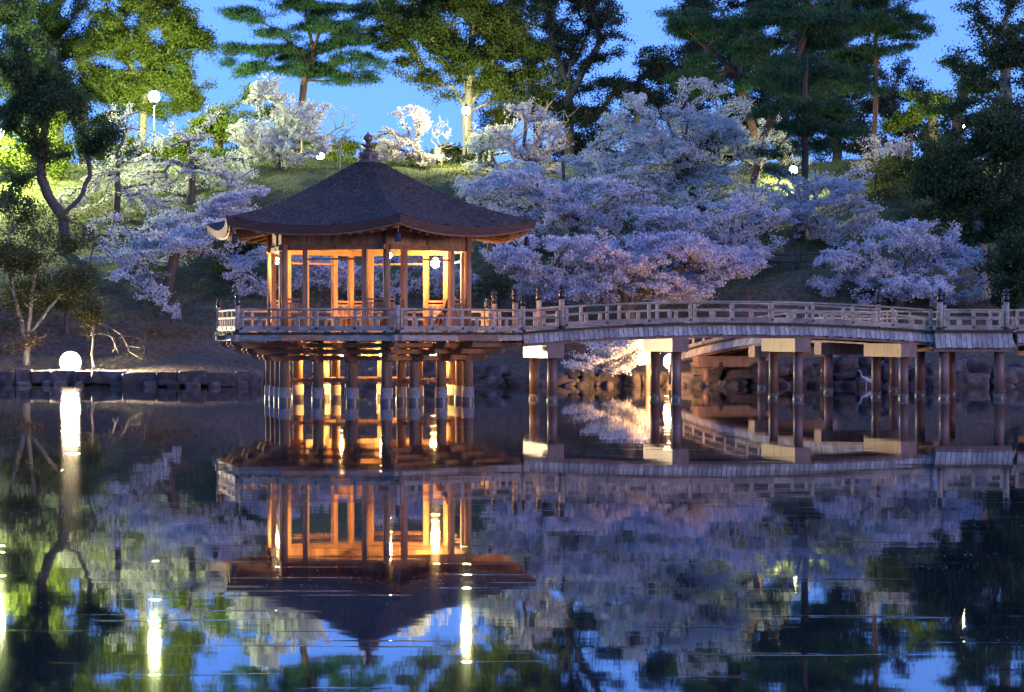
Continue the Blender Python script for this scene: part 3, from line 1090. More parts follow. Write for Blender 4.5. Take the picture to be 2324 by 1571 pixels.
def deck_light(p, label, r=.07):
    root = empty('underdeck_light', p, label, 'lamp', 'lights under the pavilion deck')
    MB().box(p, .22, .12, .16).build('lamp_glass', glow('underdeck_glow', (1.0, .57, .18), 700), root)
    MB().box(p + (0, 0, .1), .28, .18, .04).build('lamp_hood', M['black'], root)
    MB().tube(p + (0, 0, .12), (p[0], p[1], 1.86), .015, .015, 8).build('hanger', M['black'], root)


p = at(871, 803, 74.6); deck_light(p, 'boxy lamp hanging among the piles right of the pavilion middle')
p = at(985, 806, 74.4); deck_light(p, 'boxy lamp hanging among the piles at the right')
p = at(770, 803, 74.9); deck_light(p, 'boxy lamp hanging among the piles left of the pavilion middle')


# wind bells under the eave corners
for k, lab in enumerate(('bell under the front roof corner', 'bell under the right tip of the roof', 'bell under the right rear roof corner', 'bell under the rear roof corner hidden by the wall', 'bell under the far left roof tip', 'bell under the left front roof corner')):
    p = roof_pt(k, 1.0, 0.0); c = np.array([PC[0], PC[1], p[2]])
    p = p - (p - c) / np.linalg.norm(p - c) * .32
    root = empty('wind_bell', (p[0], p[1], p[2] - .78), 'small black wind ' + lab, 'bell', 'wind bells under the eaves')
    MB().tube((p[0], p[1], p[2] - .36), (p[0], p[1], p[2] - .50), .01, .01, 6).build('hook', M['black'], root)
    MB().lathe((p[0], p[1], p[2] - .78), [(.105, 0), (.10, .04), (.08, .08), (.075, .2), (.06, .25), (.02, .28)], 14).build('bell_body', M['black'], root, smooth=True)


# ------------------------------------------------------------------ trees
class Tubes:
    def __init__(s, k):
        s.k = k; s.a = []; s.b = []; s.ra = []; s.rb = []

    def mesh(s, a, b, ra, rb):
        k = s.k
        d = b - a
        ln = np.linalg.norm(d, axis=1, keepdims=True); ln[ln == 0] = 1
        d = d / ln
        ref = np.where(np.abs(d[:, 2:3]) < .9, np.array([[0, 0, 1.0]]), np.array([[1.0, 0, 0]]))
        u = np.cross(d, ref); u /= np.linalg.norm(u, axis=1, keepdims=True)
        w = np.cross(d, u)
        t = np.arange(k) * 2 * math.pi / k
        c, sn = np.cos(t), np.sin(t)
        ring = u[:, None, :] * c[None, :, None] + w[:, None, :] * sn[None, :, None]
        va = a[:, None, :] + ring * ra[:, None, None]
        vb = b[:, None, :] + ring * rb[:, None, None]
        v = np.concatenate([va, vb], 1).reshape(-1, 3)
        i = np.arange(k); j = (i + 1) % k
        q = np.stack([i, j, k + j, k + i], -1)
        f = (np.arange(len(a)) * 2 * k)[:, None, None] + q[None]
        return v, f.reshape(-1, 4)


def densify(pts, step=.5, jit=.0):
    out = [pts[0]]
    for p, q in zip(pts[:-1], pts[1:]):
        n = max(1, int(np.linalg.norm(q - p) / step))
        for i in range(1, n + 1):
            v = p + (q - p) * i / n
            if jit and i < n:
                v = v + rng.normal(0, jit, 3)
            out.append(v)
    return out


def grow(root_pts, limbs, attractors, arch=.08, jit=.05, k_len=.22, step=.55):
    """tree skeleton through the attractors; returns nodes, parents, tips"""
    nodes = []; par = []; plen = []
    pts = densify(root_pts, .4, .02)
    for i, p in enumerate(pts):
        nodes.append(p); par.append(i - 1); plen.append(0 if i == 0 else plen[-1] + .15 * np.linalg.norm(p - pts[i - 1]))
    base_n = len(nodes)
    lo = max(0, int(base_n * .45))
    for lb in limbs:
        start = int(np.argmin([np.linalg.norm(n_ - lb[0]) for n_ in nodes]))
        prev = start
        for p in densify([nodes[start]] + list(lb), .4, .025)[1:]:
            nodes.append(p); par.append(prev); plen.append(plen[prev] + .15 * np.linalg.norm(p - nodes[prev])); prev = len(nodes) - 1
    top = nodes[base_n - 1]
    order = np.argsort(np.linalg.norm(attractors - top, axis=1))
    cap_n = len(nodes) + len(attractors) * 14 + 10
    NA = np.zeros((cap_n, 3)); PL = np.full(cap_n, 1e9)
    n = len(nodes)
    NA[:n] = nodes; PL[:n] = plen
    PL[:lo] += 50
    tips = []
    for ai in order:
        a = attractors[ai]
        dv = a - NA[:n]
        dist = np.linalg.norm(dv, axis=1)
        down = np.clip(-dv[:, 2], 0, None)
        cost = dist + k_len * PL[:n] + .35 * down
        j = int(np.argmin(cost))
        m_ = max(1, int(dist[j] / step))
        prev = j
        m_ = min(m_, 12)
        p0 = NA[j].copy()
        for i in range(1, m_ + 1):
            t = i / m_
            p = p0 + (a - p0) * t
            if i < m_:
                p = p + rng.normal(0, jit * min(1.5, dist[j]), 3)
            p[2] += arch * dist[j] * math.sin(math.pi * t)
            NA[n] = p; PL[n] = PL[prev] + np.linalg.norm(p - NA[prev]); par.append(prev); prev = n; n += 1
        tips.append(prev)
    return NA[:n].copy(), np.array(par), np.array(tips, dtype=int), base_n


def radii(nodes, par, tips, r_base, r_tip, base_n):
    cnt = np.zeros(len(nodes)); cnt[tips] += 1
    for i in range(len(nodes) - 1, 0, -1):
        cnt[par[i]] += cnt[i]
    cnt = np.maximum(cnt, .6)
    e = math.log(max(1.5, r_base / r_tip)) / math.log(max(3, cnt[0]))
    e = min(.72, e)
    r = r_tip * cnt ** e
    r = np.minimum(r * (r_base / max(r[0], 1e-6)) ** (np.log(cnt) / math.log(max(3, cnt[0]))), r_base)
    r[0] *= 1.35
    if base_n > 2: r[1] *= 1.15
    return r


def wood_mesh(nodes, par, rad, name, material, parent, kmin=4):
    i = np.arange(1, len(nodes)); p = par[1:]
    ok = p >= 0
    i, p = i[ok], p[ok]
    big = rad[i] > .05
    V = []; Fq = []; off = 0
    for sel, k in ((big, 8), (~big, kmin)):
        if sel.any():
            v, f = Tubes(k).mesh(nodes[p[sel]], nodes[i[sel]] + (nodes[i[sel]] - nodes[p[sel]]) * .04, np.minimum(rad[p[sel]], rad[i[sel]] * 1.5), rad[i[sel]])
            V.append(v); Fq.append(f + off); off += len(v)
    v = np.concatenate(V); f = np.concatenate(Fq)
    return mesh_np(name, v, f, np.full(len(f), 4), material, parent, smooth=True)


def leaf_quads(cen, size, aspect=.6, up=0.0, curl=0.0):
    n = len(cen)
    a = rng.normal(0, 1, (n, 3)); a[:, 2] += up
    a /= np.linalg.norm(a, axis=1, keepdims=True)
    b = np.cross(a, rng.normal(0, 1, (n, 3))); b /= np.linalg.norm(b, axis=1, keepdims=True)
    s = size * rng.uniform(.6, 1.35, (n, 1))
    a = a * s * .5; b = b * s * .5 * aspect
    v = np.stack([cen - a, cen + b * .95 - a * .1, cen + a, cen - b - a * .1], 1).reshape(-1, 3)
    f = np.arange(4 * n).reshape(-1, 4)
    return v, f


def sample_blobs(blobs, d, sp, lump=.5):
    """attractors in the crown's ellipsoids; a lumpy field leaves holes"""
    out = []
    for bl in blobs:
        x, y, rx, ry = bl[:4]
        dd = bl[4] if len(bl) > 4 else 0.0
        dp = d + dd
        c = W(x, y, dp)
        a, h = rx / F * dp * 1.12, ry / F * dp * 1.12
        dep = bl[5] if len(bl) > 5 else min(max(a, h) * .8, 4.0)
        vol = 4 / 3 * math.pi * a * h * dep
        n = int(max(5, vol / sp ** 3))
        q = rng.normal(0, 1, (n * 3, 3)); q /= np.linalg.norm(q, axis=1, keepdims=True)
        q *= rng.uniform(0.05, 1, (len(q), 1)) ** (1 / 2.6)
        p = c + q * np.array([a, dep, h])
        k = snoise(p[:, 0] * 1.7 + p[:, 1] * .9, p[:, 2] * (4.6 if lump > .7 else 2.9) - p[:, 1] * 1.1 + p[:, 0] * .2, 1.0, d) + rng.normal(0, .25, len(p))
        p = p[np.argsort(-k)][:int(n * (1.55 - lump))] if lump else p[:n]
        out.append(p[rng.permutation(len(p))][:n])
    p = np.concatenate(out)
    g = terrain(p[:, 0], p[:, 1])
    low = np.maximum(g + .15, .25)
    q = p[p[:, 2] > low]
    if len(q) < 5:
        p[:, 2] = low + .25
        q = p
    return q


def tree(name, label, cat, d, trunk, blobs, leaf, sp=.8, per=45, size=.085, spread=.2, flat=.7, r_base=.2, r_tip=.008, bark=None, limbs=(), group=None,
         arch=.08, aspect=.75, up=0, lump=.4, along=.6, part='crown', k_len=.22, root_d=None, jit=.05):
    rd = root_d or d
    T = [W(*q, rd) if len(q) == 2 else W(*q) for q in trunk]
    x, y = T[0][0], T[0][1]
    g = tz(x, y)
    base = np.array([x, y, g])
    pts = [base + (0, 0, -.25)]
    for t in T:
        if t[2] > g + .3:
            pts.append(t)
    if len(pts) < 2:
        pts.append(base + (0, 0, 1.0))
    LB = [[W(*q, rd) if len(q) == 2 else W(*q) for q in lb] for lb in limbs]
    at_ = sample_blobs(blobs, d, sp, lump)
    nodes, par, tips, bn = grow(pts, LB, at_, arch, jit, k_len)
    rad = radii(nodes, par, tips, r_base, r_tip, bn)
    root = empty(name, base, label, cat, group)
    wood_mesh(nodes, par, rad, 'trunk', bark or M['bark'], root)
    if leaf is not None:
        # leaves gather at the tips and along the last length of each shoot
        n = len(tips)
        t_i = np.repeat(tips, per)
        # walk back up to a few steps
        back = (rng.random(len(t_i)) * 3.2 * along).astype(int)
        cur = t_i.copy()
        for s_ in range(3):
            m_ = (back > s_) & (par[cur] >= bn)
            cur = np.where(m_, par[cur], cur)
        pa = np.maximum(par[cur], 0)
        w = rng.random((len(cur), 1))
        cen = nodes[cur] * (1 - w * .9) + nodes[pa] * w * .9
        dens = rng.uniform(.35, 1.2, n)                     # some shoots are fuller than others
        keep = rng.random(len(cur)) < np.repeat(dens, per)
        cen = cen[keep] + rng.normal(0, 1, (keep.sum(), 3)) * np.array([spread, spread, spread * flat])
        cen = cen[cen[:, 2] > .12]
        v, f = leaf_quads(cen, size, aspect, up)
        mesh_np(part, v, f, np.full(len(f), 4), leaf, root)
    return root


def cherry(label, d, trunk, blobs, leaf='petal', **kw):
    o = dict(sp=.62, per=42, size=.105, spread=.10, flat=.5, r_base=.17, r_tip=.017, arch=.07, aspect=.85, lump=.8, group='cherry trees in blossom')
    o.update(kw)
    o['sp'] *= .66; o['per'] = int(o['per'] * 2.3); o['size'] *= .84; o['spread'] *= 1.08
    return tree('cherry_tree', label, 'cherry tree', d, trunk, blobs, M[leaf], part='blossom', **o)


def broad(label, d, trunk, blobs, leaf='leaf_green', **kw):
    o = dict(sp=.95, per=80, size=.145, spread=.24, flat=.6, r_base=.3, arch=.05, aspect=.7, lump=.62, r_tip=.012, group='broadleaf trees on the hill')
    o.update(kw)
    o['sp'] *= .80; o['per'] = int(o['per'] * 2.9); o['size'] *= .86
    return tree('broadleaf_tree', label, 'tree', d, trunk, blobs, M[leaf], **o)


def pine(label, d, trunk, pads, limbs=(), n_pad=None, r_base=.32, group='pine trees behind the pond', **kw):
    bl = []
    for q in pads:
        x, y, rx, ry = q[:4]
        bl.append((x, y, rx * 1.1, ry * 1.25, rng.uniform(-1.6, 1.6) if len(q) < 5 else q[4], rx / F * d * .8))
    o = dict(sp=.62, per=60, size=.26, spread=.24, flat=.42, arch=.03, aspect=.16, up=.9, lump=.35, r_tip=.012, along=.25, k_len=.12)
    o.update(kw)
    o['sp'] *= .8; o['per'] = int(o['per'] * 2.8); o['size'] *= .9
    return tree('pine_tree', label, 'pine tree', d, trunk, bl, M['needle'], r_base=r_base, bark=M['pinebark'], limbs=limbs, group=group, part='needles', **o)


def scatter_pads(x, y, rx, ry, n, prx, pry):
    out = []
    for i in range(n):
        a = rng.uniform(0, 6.28); r = math.sqrt(rng.random())
        k = rng.uniform(.6, 1.3)
        out.append((x + rx * r * math.cos(a), y + ry * r * math.sin(a), prx * k, pry * rng.uniform(.8, 1.3)))
    return out


# --- far background first
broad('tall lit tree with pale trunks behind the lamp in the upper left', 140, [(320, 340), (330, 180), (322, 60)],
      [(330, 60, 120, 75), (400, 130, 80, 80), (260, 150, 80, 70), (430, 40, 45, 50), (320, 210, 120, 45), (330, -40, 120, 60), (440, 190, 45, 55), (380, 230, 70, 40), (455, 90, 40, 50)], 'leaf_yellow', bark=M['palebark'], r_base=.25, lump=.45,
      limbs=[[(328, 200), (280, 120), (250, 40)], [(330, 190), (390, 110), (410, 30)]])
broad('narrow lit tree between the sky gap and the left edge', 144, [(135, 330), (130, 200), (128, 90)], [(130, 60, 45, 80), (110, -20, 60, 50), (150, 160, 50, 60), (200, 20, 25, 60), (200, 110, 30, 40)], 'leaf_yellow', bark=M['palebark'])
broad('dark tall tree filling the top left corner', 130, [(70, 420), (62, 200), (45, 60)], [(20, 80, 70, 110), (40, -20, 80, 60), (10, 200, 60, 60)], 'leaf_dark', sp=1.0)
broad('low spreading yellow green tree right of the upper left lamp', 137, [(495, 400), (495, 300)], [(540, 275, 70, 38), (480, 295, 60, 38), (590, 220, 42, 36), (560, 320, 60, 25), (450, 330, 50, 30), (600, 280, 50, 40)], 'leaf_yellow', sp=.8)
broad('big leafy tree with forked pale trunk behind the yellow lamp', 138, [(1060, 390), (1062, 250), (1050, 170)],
      [(1060, 60, 130, 80), (960, 90, 80, 60), (1165, 60, 80, 70), (1080, 160, 110, 50), (935, 155, 50, 30), (1200, 130, 60, 55), (1060, -30, 150, 50), (1150, 205, 60, 45), (900, 110, 45, 40), (985, 205, 40, 28), (1010, 120, 60, 50), (880, 20, 50, 60), (1240, 190, 50, 40), (890, 70, 50, 50)], 'leaf_green', lump=.5, bark=M['palebark'], r_base=.30,
      limbs=[[(1060, 250), (1030, 200), (975, 180)], [(1062, 250), (1095, 190), (1130, 120)], [(1063, 235), (1070, 120), (1075, 40)], [(1060, 255), (1110, 235), (1150, 190)]])
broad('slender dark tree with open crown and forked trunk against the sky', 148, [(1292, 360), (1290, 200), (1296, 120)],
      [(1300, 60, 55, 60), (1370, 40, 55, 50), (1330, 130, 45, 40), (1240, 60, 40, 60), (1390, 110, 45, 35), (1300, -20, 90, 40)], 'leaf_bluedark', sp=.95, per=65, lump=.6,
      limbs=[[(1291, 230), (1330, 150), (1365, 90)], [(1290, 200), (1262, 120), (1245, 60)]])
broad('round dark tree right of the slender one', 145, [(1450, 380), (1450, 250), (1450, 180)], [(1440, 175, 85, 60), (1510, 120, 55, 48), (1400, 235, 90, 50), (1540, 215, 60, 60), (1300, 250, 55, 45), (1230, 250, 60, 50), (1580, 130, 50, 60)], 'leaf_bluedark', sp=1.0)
broad('broad dark tree behind the right hand pines', 150, [(1700, 420), (1700, 260)], [(1650, 190, 110, 80), (1760, 250, 110, 80), (1600, 60, 70, 60)], 'leaf_bluedark', sp=1.15)
broad('very dark tree between pine trunks and lit foliage', 150, [(1900, 420), (1900, 280)], [(1880, 230, 100, 80), (1980, 270, 70, 70), (1860, 110, 70, 60)], 'leaf_bluedark', sp=1.15)
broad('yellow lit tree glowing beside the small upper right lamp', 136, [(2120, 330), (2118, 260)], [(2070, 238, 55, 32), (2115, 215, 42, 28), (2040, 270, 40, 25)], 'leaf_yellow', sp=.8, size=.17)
broad('dark tree against the sky at the upper right', 130, [(2170, 400), (2172, 250)], [(2180, 150, 60, 55), (2120, 225, 50, 50), (2230, 200, 60, 60)], 'leaf_dark', sp=.95)
broad('tall dark tree in the top right corner', 116, [(2290, 480), (2285, 250), (2280, 150)], [(2290, 80, 75, 80), (2225, 30, 50, 40), (2280, 190, 90, 70), (2320, -20, 90, 50)], 'leaf_dark', sp=.95, bark=M['palebark'])
broad('dense camellia mass on the right shore', 105, [(2230, 680), (2225, 560), (2220, 450)], [(2200, 410, 110, 85), (2280, 310, 80, 95), (2145, 350, 65, 60), (2290, 470, 75, 85), (2240, 530, 75, 55), (2120, 460, 60, 60)], 'leaf_dark', sp=.8, size=.17, bark=M['palebark'])
broad('dark shrub mass low at the right edge', 101, [(2320, 740), (2315, 640)], [(2310, 610, 60, 80), (2270, 640, 45, 50)], 'leaf_dark', sp=.75, size=.15)

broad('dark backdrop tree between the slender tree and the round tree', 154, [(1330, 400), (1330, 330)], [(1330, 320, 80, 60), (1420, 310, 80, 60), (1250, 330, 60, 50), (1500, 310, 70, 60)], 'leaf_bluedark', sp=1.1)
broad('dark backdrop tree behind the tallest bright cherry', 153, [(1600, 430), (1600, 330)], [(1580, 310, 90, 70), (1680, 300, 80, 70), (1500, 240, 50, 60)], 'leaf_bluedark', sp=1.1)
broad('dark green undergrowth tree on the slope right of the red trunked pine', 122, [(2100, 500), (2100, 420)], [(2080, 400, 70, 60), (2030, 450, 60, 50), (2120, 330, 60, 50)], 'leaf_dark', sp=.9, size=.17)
broad('dark tree rising behind the long dark pine pads', 146, [(2060, 420), (2060, 300)], [(2050, 200, 50, 60), (1990, 220, 60, 60), (1920, 330, 80, 60), (2070, 300, 60, 50)], 'leaf_bluedark', sp=1.1)
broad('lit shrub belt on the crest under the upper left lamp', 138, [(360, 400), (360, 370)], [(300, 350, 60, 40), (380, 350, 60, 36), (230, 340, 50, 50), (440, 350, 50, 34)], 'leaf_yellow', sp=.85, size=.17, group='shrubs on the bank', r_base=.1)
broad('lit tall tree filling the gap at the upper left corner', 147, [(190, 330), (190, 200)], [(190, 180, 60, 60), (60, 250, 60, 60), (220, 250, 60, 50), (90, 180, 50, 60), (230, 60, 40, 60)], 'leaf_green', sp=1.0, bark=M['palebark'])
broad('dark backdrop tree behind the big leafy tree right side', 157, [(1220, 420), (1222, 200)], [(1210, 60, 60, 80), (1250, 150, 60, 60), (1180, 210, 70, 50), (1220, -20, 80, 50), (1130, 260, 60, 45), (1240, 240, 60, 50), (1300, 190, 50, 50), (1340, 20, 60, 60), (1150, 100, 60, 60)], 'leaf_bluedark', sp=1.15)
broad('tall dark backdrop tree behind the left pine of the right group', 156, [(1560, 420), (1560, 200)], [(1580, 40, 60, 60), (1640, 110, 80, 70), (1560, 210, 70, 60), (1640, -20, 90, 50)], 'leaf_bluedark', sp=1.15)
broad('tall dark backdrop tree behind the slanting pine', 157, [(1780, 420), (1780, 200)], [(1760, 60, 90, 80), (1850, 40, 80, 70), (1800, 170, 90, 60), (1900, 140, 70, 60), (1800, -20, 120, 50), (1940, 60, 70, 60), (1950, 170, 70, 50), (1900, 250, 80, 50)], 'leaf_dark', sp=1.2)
broad('dark undergrowth filling the slope at the right behind the camellias', 114, [(2260, 620), (2258, 520)], [(2200, 250, 70, 60), (2290, 400, 70, 80), (2150, 500, 70, 60), (2100, 560, 50, 40), (2250, 600, 80, 60)], 'leaf_dark', sp=.95, size=.15)
broad('dark dense tree behind the left corner tree', 150, [(80, 420), (82, 200)], [(60, 60, 80, 80), (30, 170, 60, 80), (120, 120, 50, 60), (60, 330, 80, 60)], 'leaf_green', sp=1.15)
# pines
pine('tall pine with layered pads against the sky left of centre', 138, [(672, 400), (690, 190), (712, 122), (700, 60), (690, 0), (684, -60)],
     [(541, 26, 55, 8), (578, 43, 50, 9), (541, 110, 50, 10), (590, 116, 60, 10), (640, 125, 60, 12), (549, 168, 40, 9), (616, 156, 60, 12), (674, 165, 60, 13), (743, 156, 60, 13), (786, 130, 55, 10), (801, 168, 50, 9),
      (743, 95, 60, 12), (790, 92, 50, 10), (830, 78, 45, 9), (801, 58, 55, 10), (714, 58, 60, 12), (728, 23, 60, 12), (671, 12, 50, 10), (815, 20, 60, 10), (627, 6, 55, 9), (639, 81, 35, 9), (835, 180, 22, 8), (690, -30, 100, 12), (850, 40, 40, 9), (855, 95, 40, 10), (870, 60, 40, 10), (850, 150, 40, 10), (860, 10, 50, 10), (600, 70, 45, 9), (760, 70, 50, 10), (700, 110, 50, 10), (770, 185, 45, 8), (520, 140, 25, 7)],
     limbs=[[(705, 150), (660, 100), (620, 65), (570, 40)], [(690, 185), (760, 182), (830, 178)], [(712, 122), (760, 108), (800, 95)], [(712, 118), (730, 60), (745, 20)]], r_base=.2)
pine('leaning red barked pine left in the right hand pine group', 123, [(1725, 470), (1720, 330), (1672, 175), (1690, 120), (1705, 70), (1690, 10)],
     scatter_pads(1650, 100, 130, 120, 22, 48, 13) + [(1560, 60, 45, 10), (1530, 30, 40, 9)], limbs=[[(1672, 175), (1620, 120), (1560, 70)], [(1690, 120), (1740, 90), (1790, 60)]], r_base=.2)
pine('pine with slanting trunk in the middle of the pine group', 118, [(1700, 480), (1730, 320), (1790, 185), (1820, 100), (1850, 20)],
     scatter_pads(1790, 110, 110, 120, 22, 50, 14), limbs=[[(1790, 185), (1850, 205), (1890, 210)], [(1790, 185), (1740, 170), (1700, 165)]], r_base=.19)
pine('straight trunked pine standing forward with low drooping pads', 111, [(1815, 640), (1828, 450), (1825, 270), (1830, 120)],
     [(1845, 285, 85, 16), (1875, 330, 55, 13), (1765, 345, 50, 14), (1800, 240, 60, 14), (1880, 250, 60, 14), (1820, 200, 70, 14), (1860, 160, 70, 13), (1790, 140, 60, 13), (1740, 260, 45, 12), (1930, 300, 40, 12), (1770, 390, 40, 10)], r_base=.16)
pine('pine with red trunk and long dark pads reaching right', 128, [(1980, 400), (1985, 290), (1988, 150), (1985, 0), (1983, -50)],
     [(2045, 35, 65, 11), (2060, 75, 55, 10), (1980, 60, 75, 16), (2010, 112, 65, 11), (1930, 130, 60, 15), (1960, 20, 75, 14), (1900, 180, 70, 16), (1960, 205, 55, 12), (1920, 70, 60, 14), (2000, -10, 90, 14), (1880, 20, 60, 14), (2090, 55, 25, 8)], r_base=.13)

# cherries, far to near
cherry('rounded white cherry standing alone on the grass left of the roof', 127, [(630, 417), (628, 360)], [(630, 300, 100, 58), (608, 228, 42, 42), (690, 248, 55, 38), (570, 320, 50, 30), (700, 330, 45, 36), (620, 195, 34, 28), (660, 350, 60, 24), (565, 350, 40, 22)], 'petal', sp=.66, size=.11, lump=.5)
cherry('sparse cherry on the hilltop behind the roof finial', 132, [(960, 398), (956, 350)], [(900, 320, 58, 48), (930, 275, 45, 38), (965, 345, 38, 30), (880, 360, 45, 25), (1000, 375, 40, 22)], 'petal_pink', sp=.68, size=.10, per=36, lump=.6)
cherry('greenish white cherry lit by the yellow lamp', 126, [(1130, 440), (1120, 370)], [(1110, 330, 55, 58), (1085, 390, 50, 35), (1140, 290, 40, 45), (1060, 410, 30, 22)], 'petal_white', sp=.72, size=.11)
cherry('grey pink cherry with rounded top right of the yellow lamp', 124, [(1205, 440), (1200, 370)], [(1200, 300, 85, 60), (1250, 340, 55, 50), (1190, 246, 42, 26), (1220, 390, 60, 30)], 'petal_pink', sp=.74, size=.10, per=36)
cherry('small white cherry glimpsed behind the pine trunks', 126, [(1790, 440), (1788, 370)], [(1760, 295, 45, 38), (1795, 375, 50, 38), (1720, 330, 40, 40)], 'petal_white', sp=.75)
cherry('pinkish cherry under the red trunked pine', 126, [(1995, 430), (1992, 380)], [(1990, 345, 62, 42), (1955, 390, 40, 35), (2040, 310, 35, 25)], 'petal_pink', sp=.75)
cherry('thin cherry in front of the upper left lamp pole', 119, [(432, 470), (437, 400), (428, 320)], [(375, 400, 85, 50), (480, 390, 100, 42), (430, 295, 65, 40), (525, 420, 60, 28), (340, 330, 50, 40), (480, 250, 40, 20)], 'petal', sp=.95, per=34, size=.10, lump=.6)
cherry('thin lilac cherry behind the dark leaning tree', 117, [(262, 540), (268, 430), (265, 350)], [(270, 300, 65, 65), (250, 420, 85, 65), (330, 470, 85, 48), (290, 360, 60, 40), (180, 450, 60, 50)], 'petal', sp=.98, per=34, size=.10, lump=.6)
cherry('tallest bright cherry at the centre right with a spiky top', 114, [(1610, 560), (1592, 480), (1560, 400)],
       [(1555, 300, 140, 58), (1470, 370, 160, 66), (1640, 340, 105, 76), (1435, 260, 65, 48), (1590, 205, 55, 25), (1665, 240, 50, 32), (1540, 440, 170, 45), (1560, 190, 20, 15)], 'petal_white', sp=.66, per=42, size=.095, r_base=.26)
cherry('cherry behind the pavilion roof at its right side', 110, [(1292, 640), (1302, 530), (1310, 470)], [(1190, 430, 130, 42), (1330, 450, 145, 46), (1140, 475, 85, 36), (1250, 510, 145, 38), (1090, 440, 50, 25)], 'petal', sp=.64, r_base=.22)
cherry('cherry in front of the straight pine trunk', 110, [(1780, 640), (1800, 540), (1820, 480)], [(1850, 440, 110, 52), (1785, 480, 85, 46), (1900, 500, 75, 46), (1700, 520, 60, 38), (1760, 420, 60, 35), (1960, 470, 50, 40), (1930, 410, 55, 34), (1850, 560, 60, 26)], 'petal', sp=.66)
cherry('leaning cherry on the left bank with a bough drooping towards the pond', 105, [(375, 672), (388, 615), (402, 560)],
       [(330, 560, 105, 36), (470, 540, 110, 40), (550, 575, 65, 36), (300, 620, 55, 22), (340, 662, 50, 16, -2.0, 1.0), (375, 695, 34, 14, -2.6, .8), (275, 635, 40, 16, -1.0), (395, 725, 14, 10, -3, .4)], 'petal', sp=.60, per=38, r_base=.24,
       limbs=[[(388, 620), (340, 630, 104), (335, 655, 103), (385, 705, 102.4)]])
cherry('lilac cherry just left of the pavilion eave', 108, [(500, 640), (500, 550)], [(510, 475, 85, 32), (570, 440, 58, 26), (440, 490, 58, 28), (545, 520, 60, 24), (480, 440, 30, 16)], 'petal_pink', sp=.6)
cherry('cherry seen through the open bays of the pavilion', 104, [(800, 755), (790, 690)], [(720, 620, 90, 46), (850, 640, 105, 46), (980, 630, 95, 46), (560, 645, 60, 36), (640, 590, 60, 30), (900, 580, 80, 40)], 'petal_pink', sp=.64)
cherry('wide low cherry above the bridge with pink boughs', 100.5, [(1440, 800), (1425, 700), (1405, 620)],
       [(1240, 600, 125, 56), (1400, 580, 145, 58), (1560, 590, 155, 58), (1330, 655, 165, 32), (1520, 655, 145, 32), (1665, 590, 85, 38), (1150, 560, 60, 40)], 'petal_pink', sp=.6, per=44, r_base=.28,
       limbs=[[(1425, 700), (1490, 640), (1570, 600)], [(1425, 705), (1350, 640), (1260, 600)]])
cherry('hanging cherry bough below the bridge lit warm by the floodlight', 93.6, [(1470, 840), (1465, 770), (1450, 740)],
       [(1385, 800, 92, 30, 0, 1.3), (1330, 825, 48, 16, -.4, .8), (1430, 775, 60, 26, 0, 1.2), (1400, 838, 40, 10, -.5, .7)], 'petal', sp=.36, per=34, size=.085, spread=.1, r_base=.12)
cherry('broad low cherry at the right above the landing', 102.5, [(2035, 740), (2048, 640), (2060, 590)], [(2050, 560, 110, 52), (1930, 610, 80, 46), (2155, 580, 75, 46), (2050, 655, 170, 40), (2180, 650, 65, 36), (1990, 520, 40, 22), (1870, 640, 45, 28), (2120, 520, 60, 26), (2225, 610, 35, 40)], 'petal', sp=.62, r_base=.26,
       limbs=[[(2045, 650), (2110, 600), (2170, 560)], [(2045, 650), (1985, 610), (1930, 600)]])

cherry('white cherry filling the slope below the greenish lit one', 116, [(1175, 560), (1180, 480)], [(1130, 420, 90, 42), (1230, 430, 90, 45), (1330, 400, 80, 50), (1180, 380, 60, 35), (1380, 330, 50, 50)], 'petal_white', sp=.68, r_base=.2)
cherry('cherry under the tallest one spreading towards the straight pine', 106, [(1650, 650), (1640, 570)], [(1620, 500, 130, 46), (1500, 510, 110, 42), (1720, 470, 70, 44), (1720, 560, 70, 34)], 'petal', sp=.64, r_base=.22)
cherry('thin cherry low on the left slope behind the drooping bough', 109, [(300, 640), (305, 570)], [(260, 520, 70, 40), (340, 500, 80, 35), (420, 520, 70, 40), (220, 580, 50, 30), (440, 600, 80, 34), (350, 590, 70, 28)], 'petal', sp=.85, per=34, lump=.6)
cherry('pale thin cherry on the lit slope between the dark tree and the roof', 122, [(350, 500), (352, 440)], [(330, 440, 70, 36), (400, 450, 70, 30), (470, 440, 60, 26), (300, 390, 50, 36), (560, 370, 50, 30)], 'petal_white', sp=.85, per=34, lump=.6)
# left side
broad('glowing yellow green shrub behind the dark leaning tree', 125, [(50, 480), (45, 400)], [(30, 340, 50, 60), (75, 420, 70, 55), (120, 330, 40, 60), (150, 250, 40, 40)], 'leaf_yellow', sp=.8, size=.17, group='shrubs on the bank')
broad('dark leaning tree with forked bare trunk at the left', 112.5, [(147, 556), (143, 492)],
      [(110, 245, 100, 70), (60, 160, 85, 80), (215, 305, 75, 30), (40, 390, 45, 30), (20, 260, 45, 50), (150, 335, 80, 24), (10, 470, 40, 40), (260, 345, 50, 16)], 'leaf_dark', sp=.82, per=65, size=.15, r_base=.27, k_len=.1, lump=.5,
      limbs=[[(143, 490), (110, 445), (92, 400), (96, 340), (105, 270)], [(143, 490), (178, 455), (205, 400), (240, 390)], [(205, 400), (200, 360), (205, 310)], [(100, 400), (60, 395), (20, 430)], [(178, 455), (215, 462), (190, 440)]])
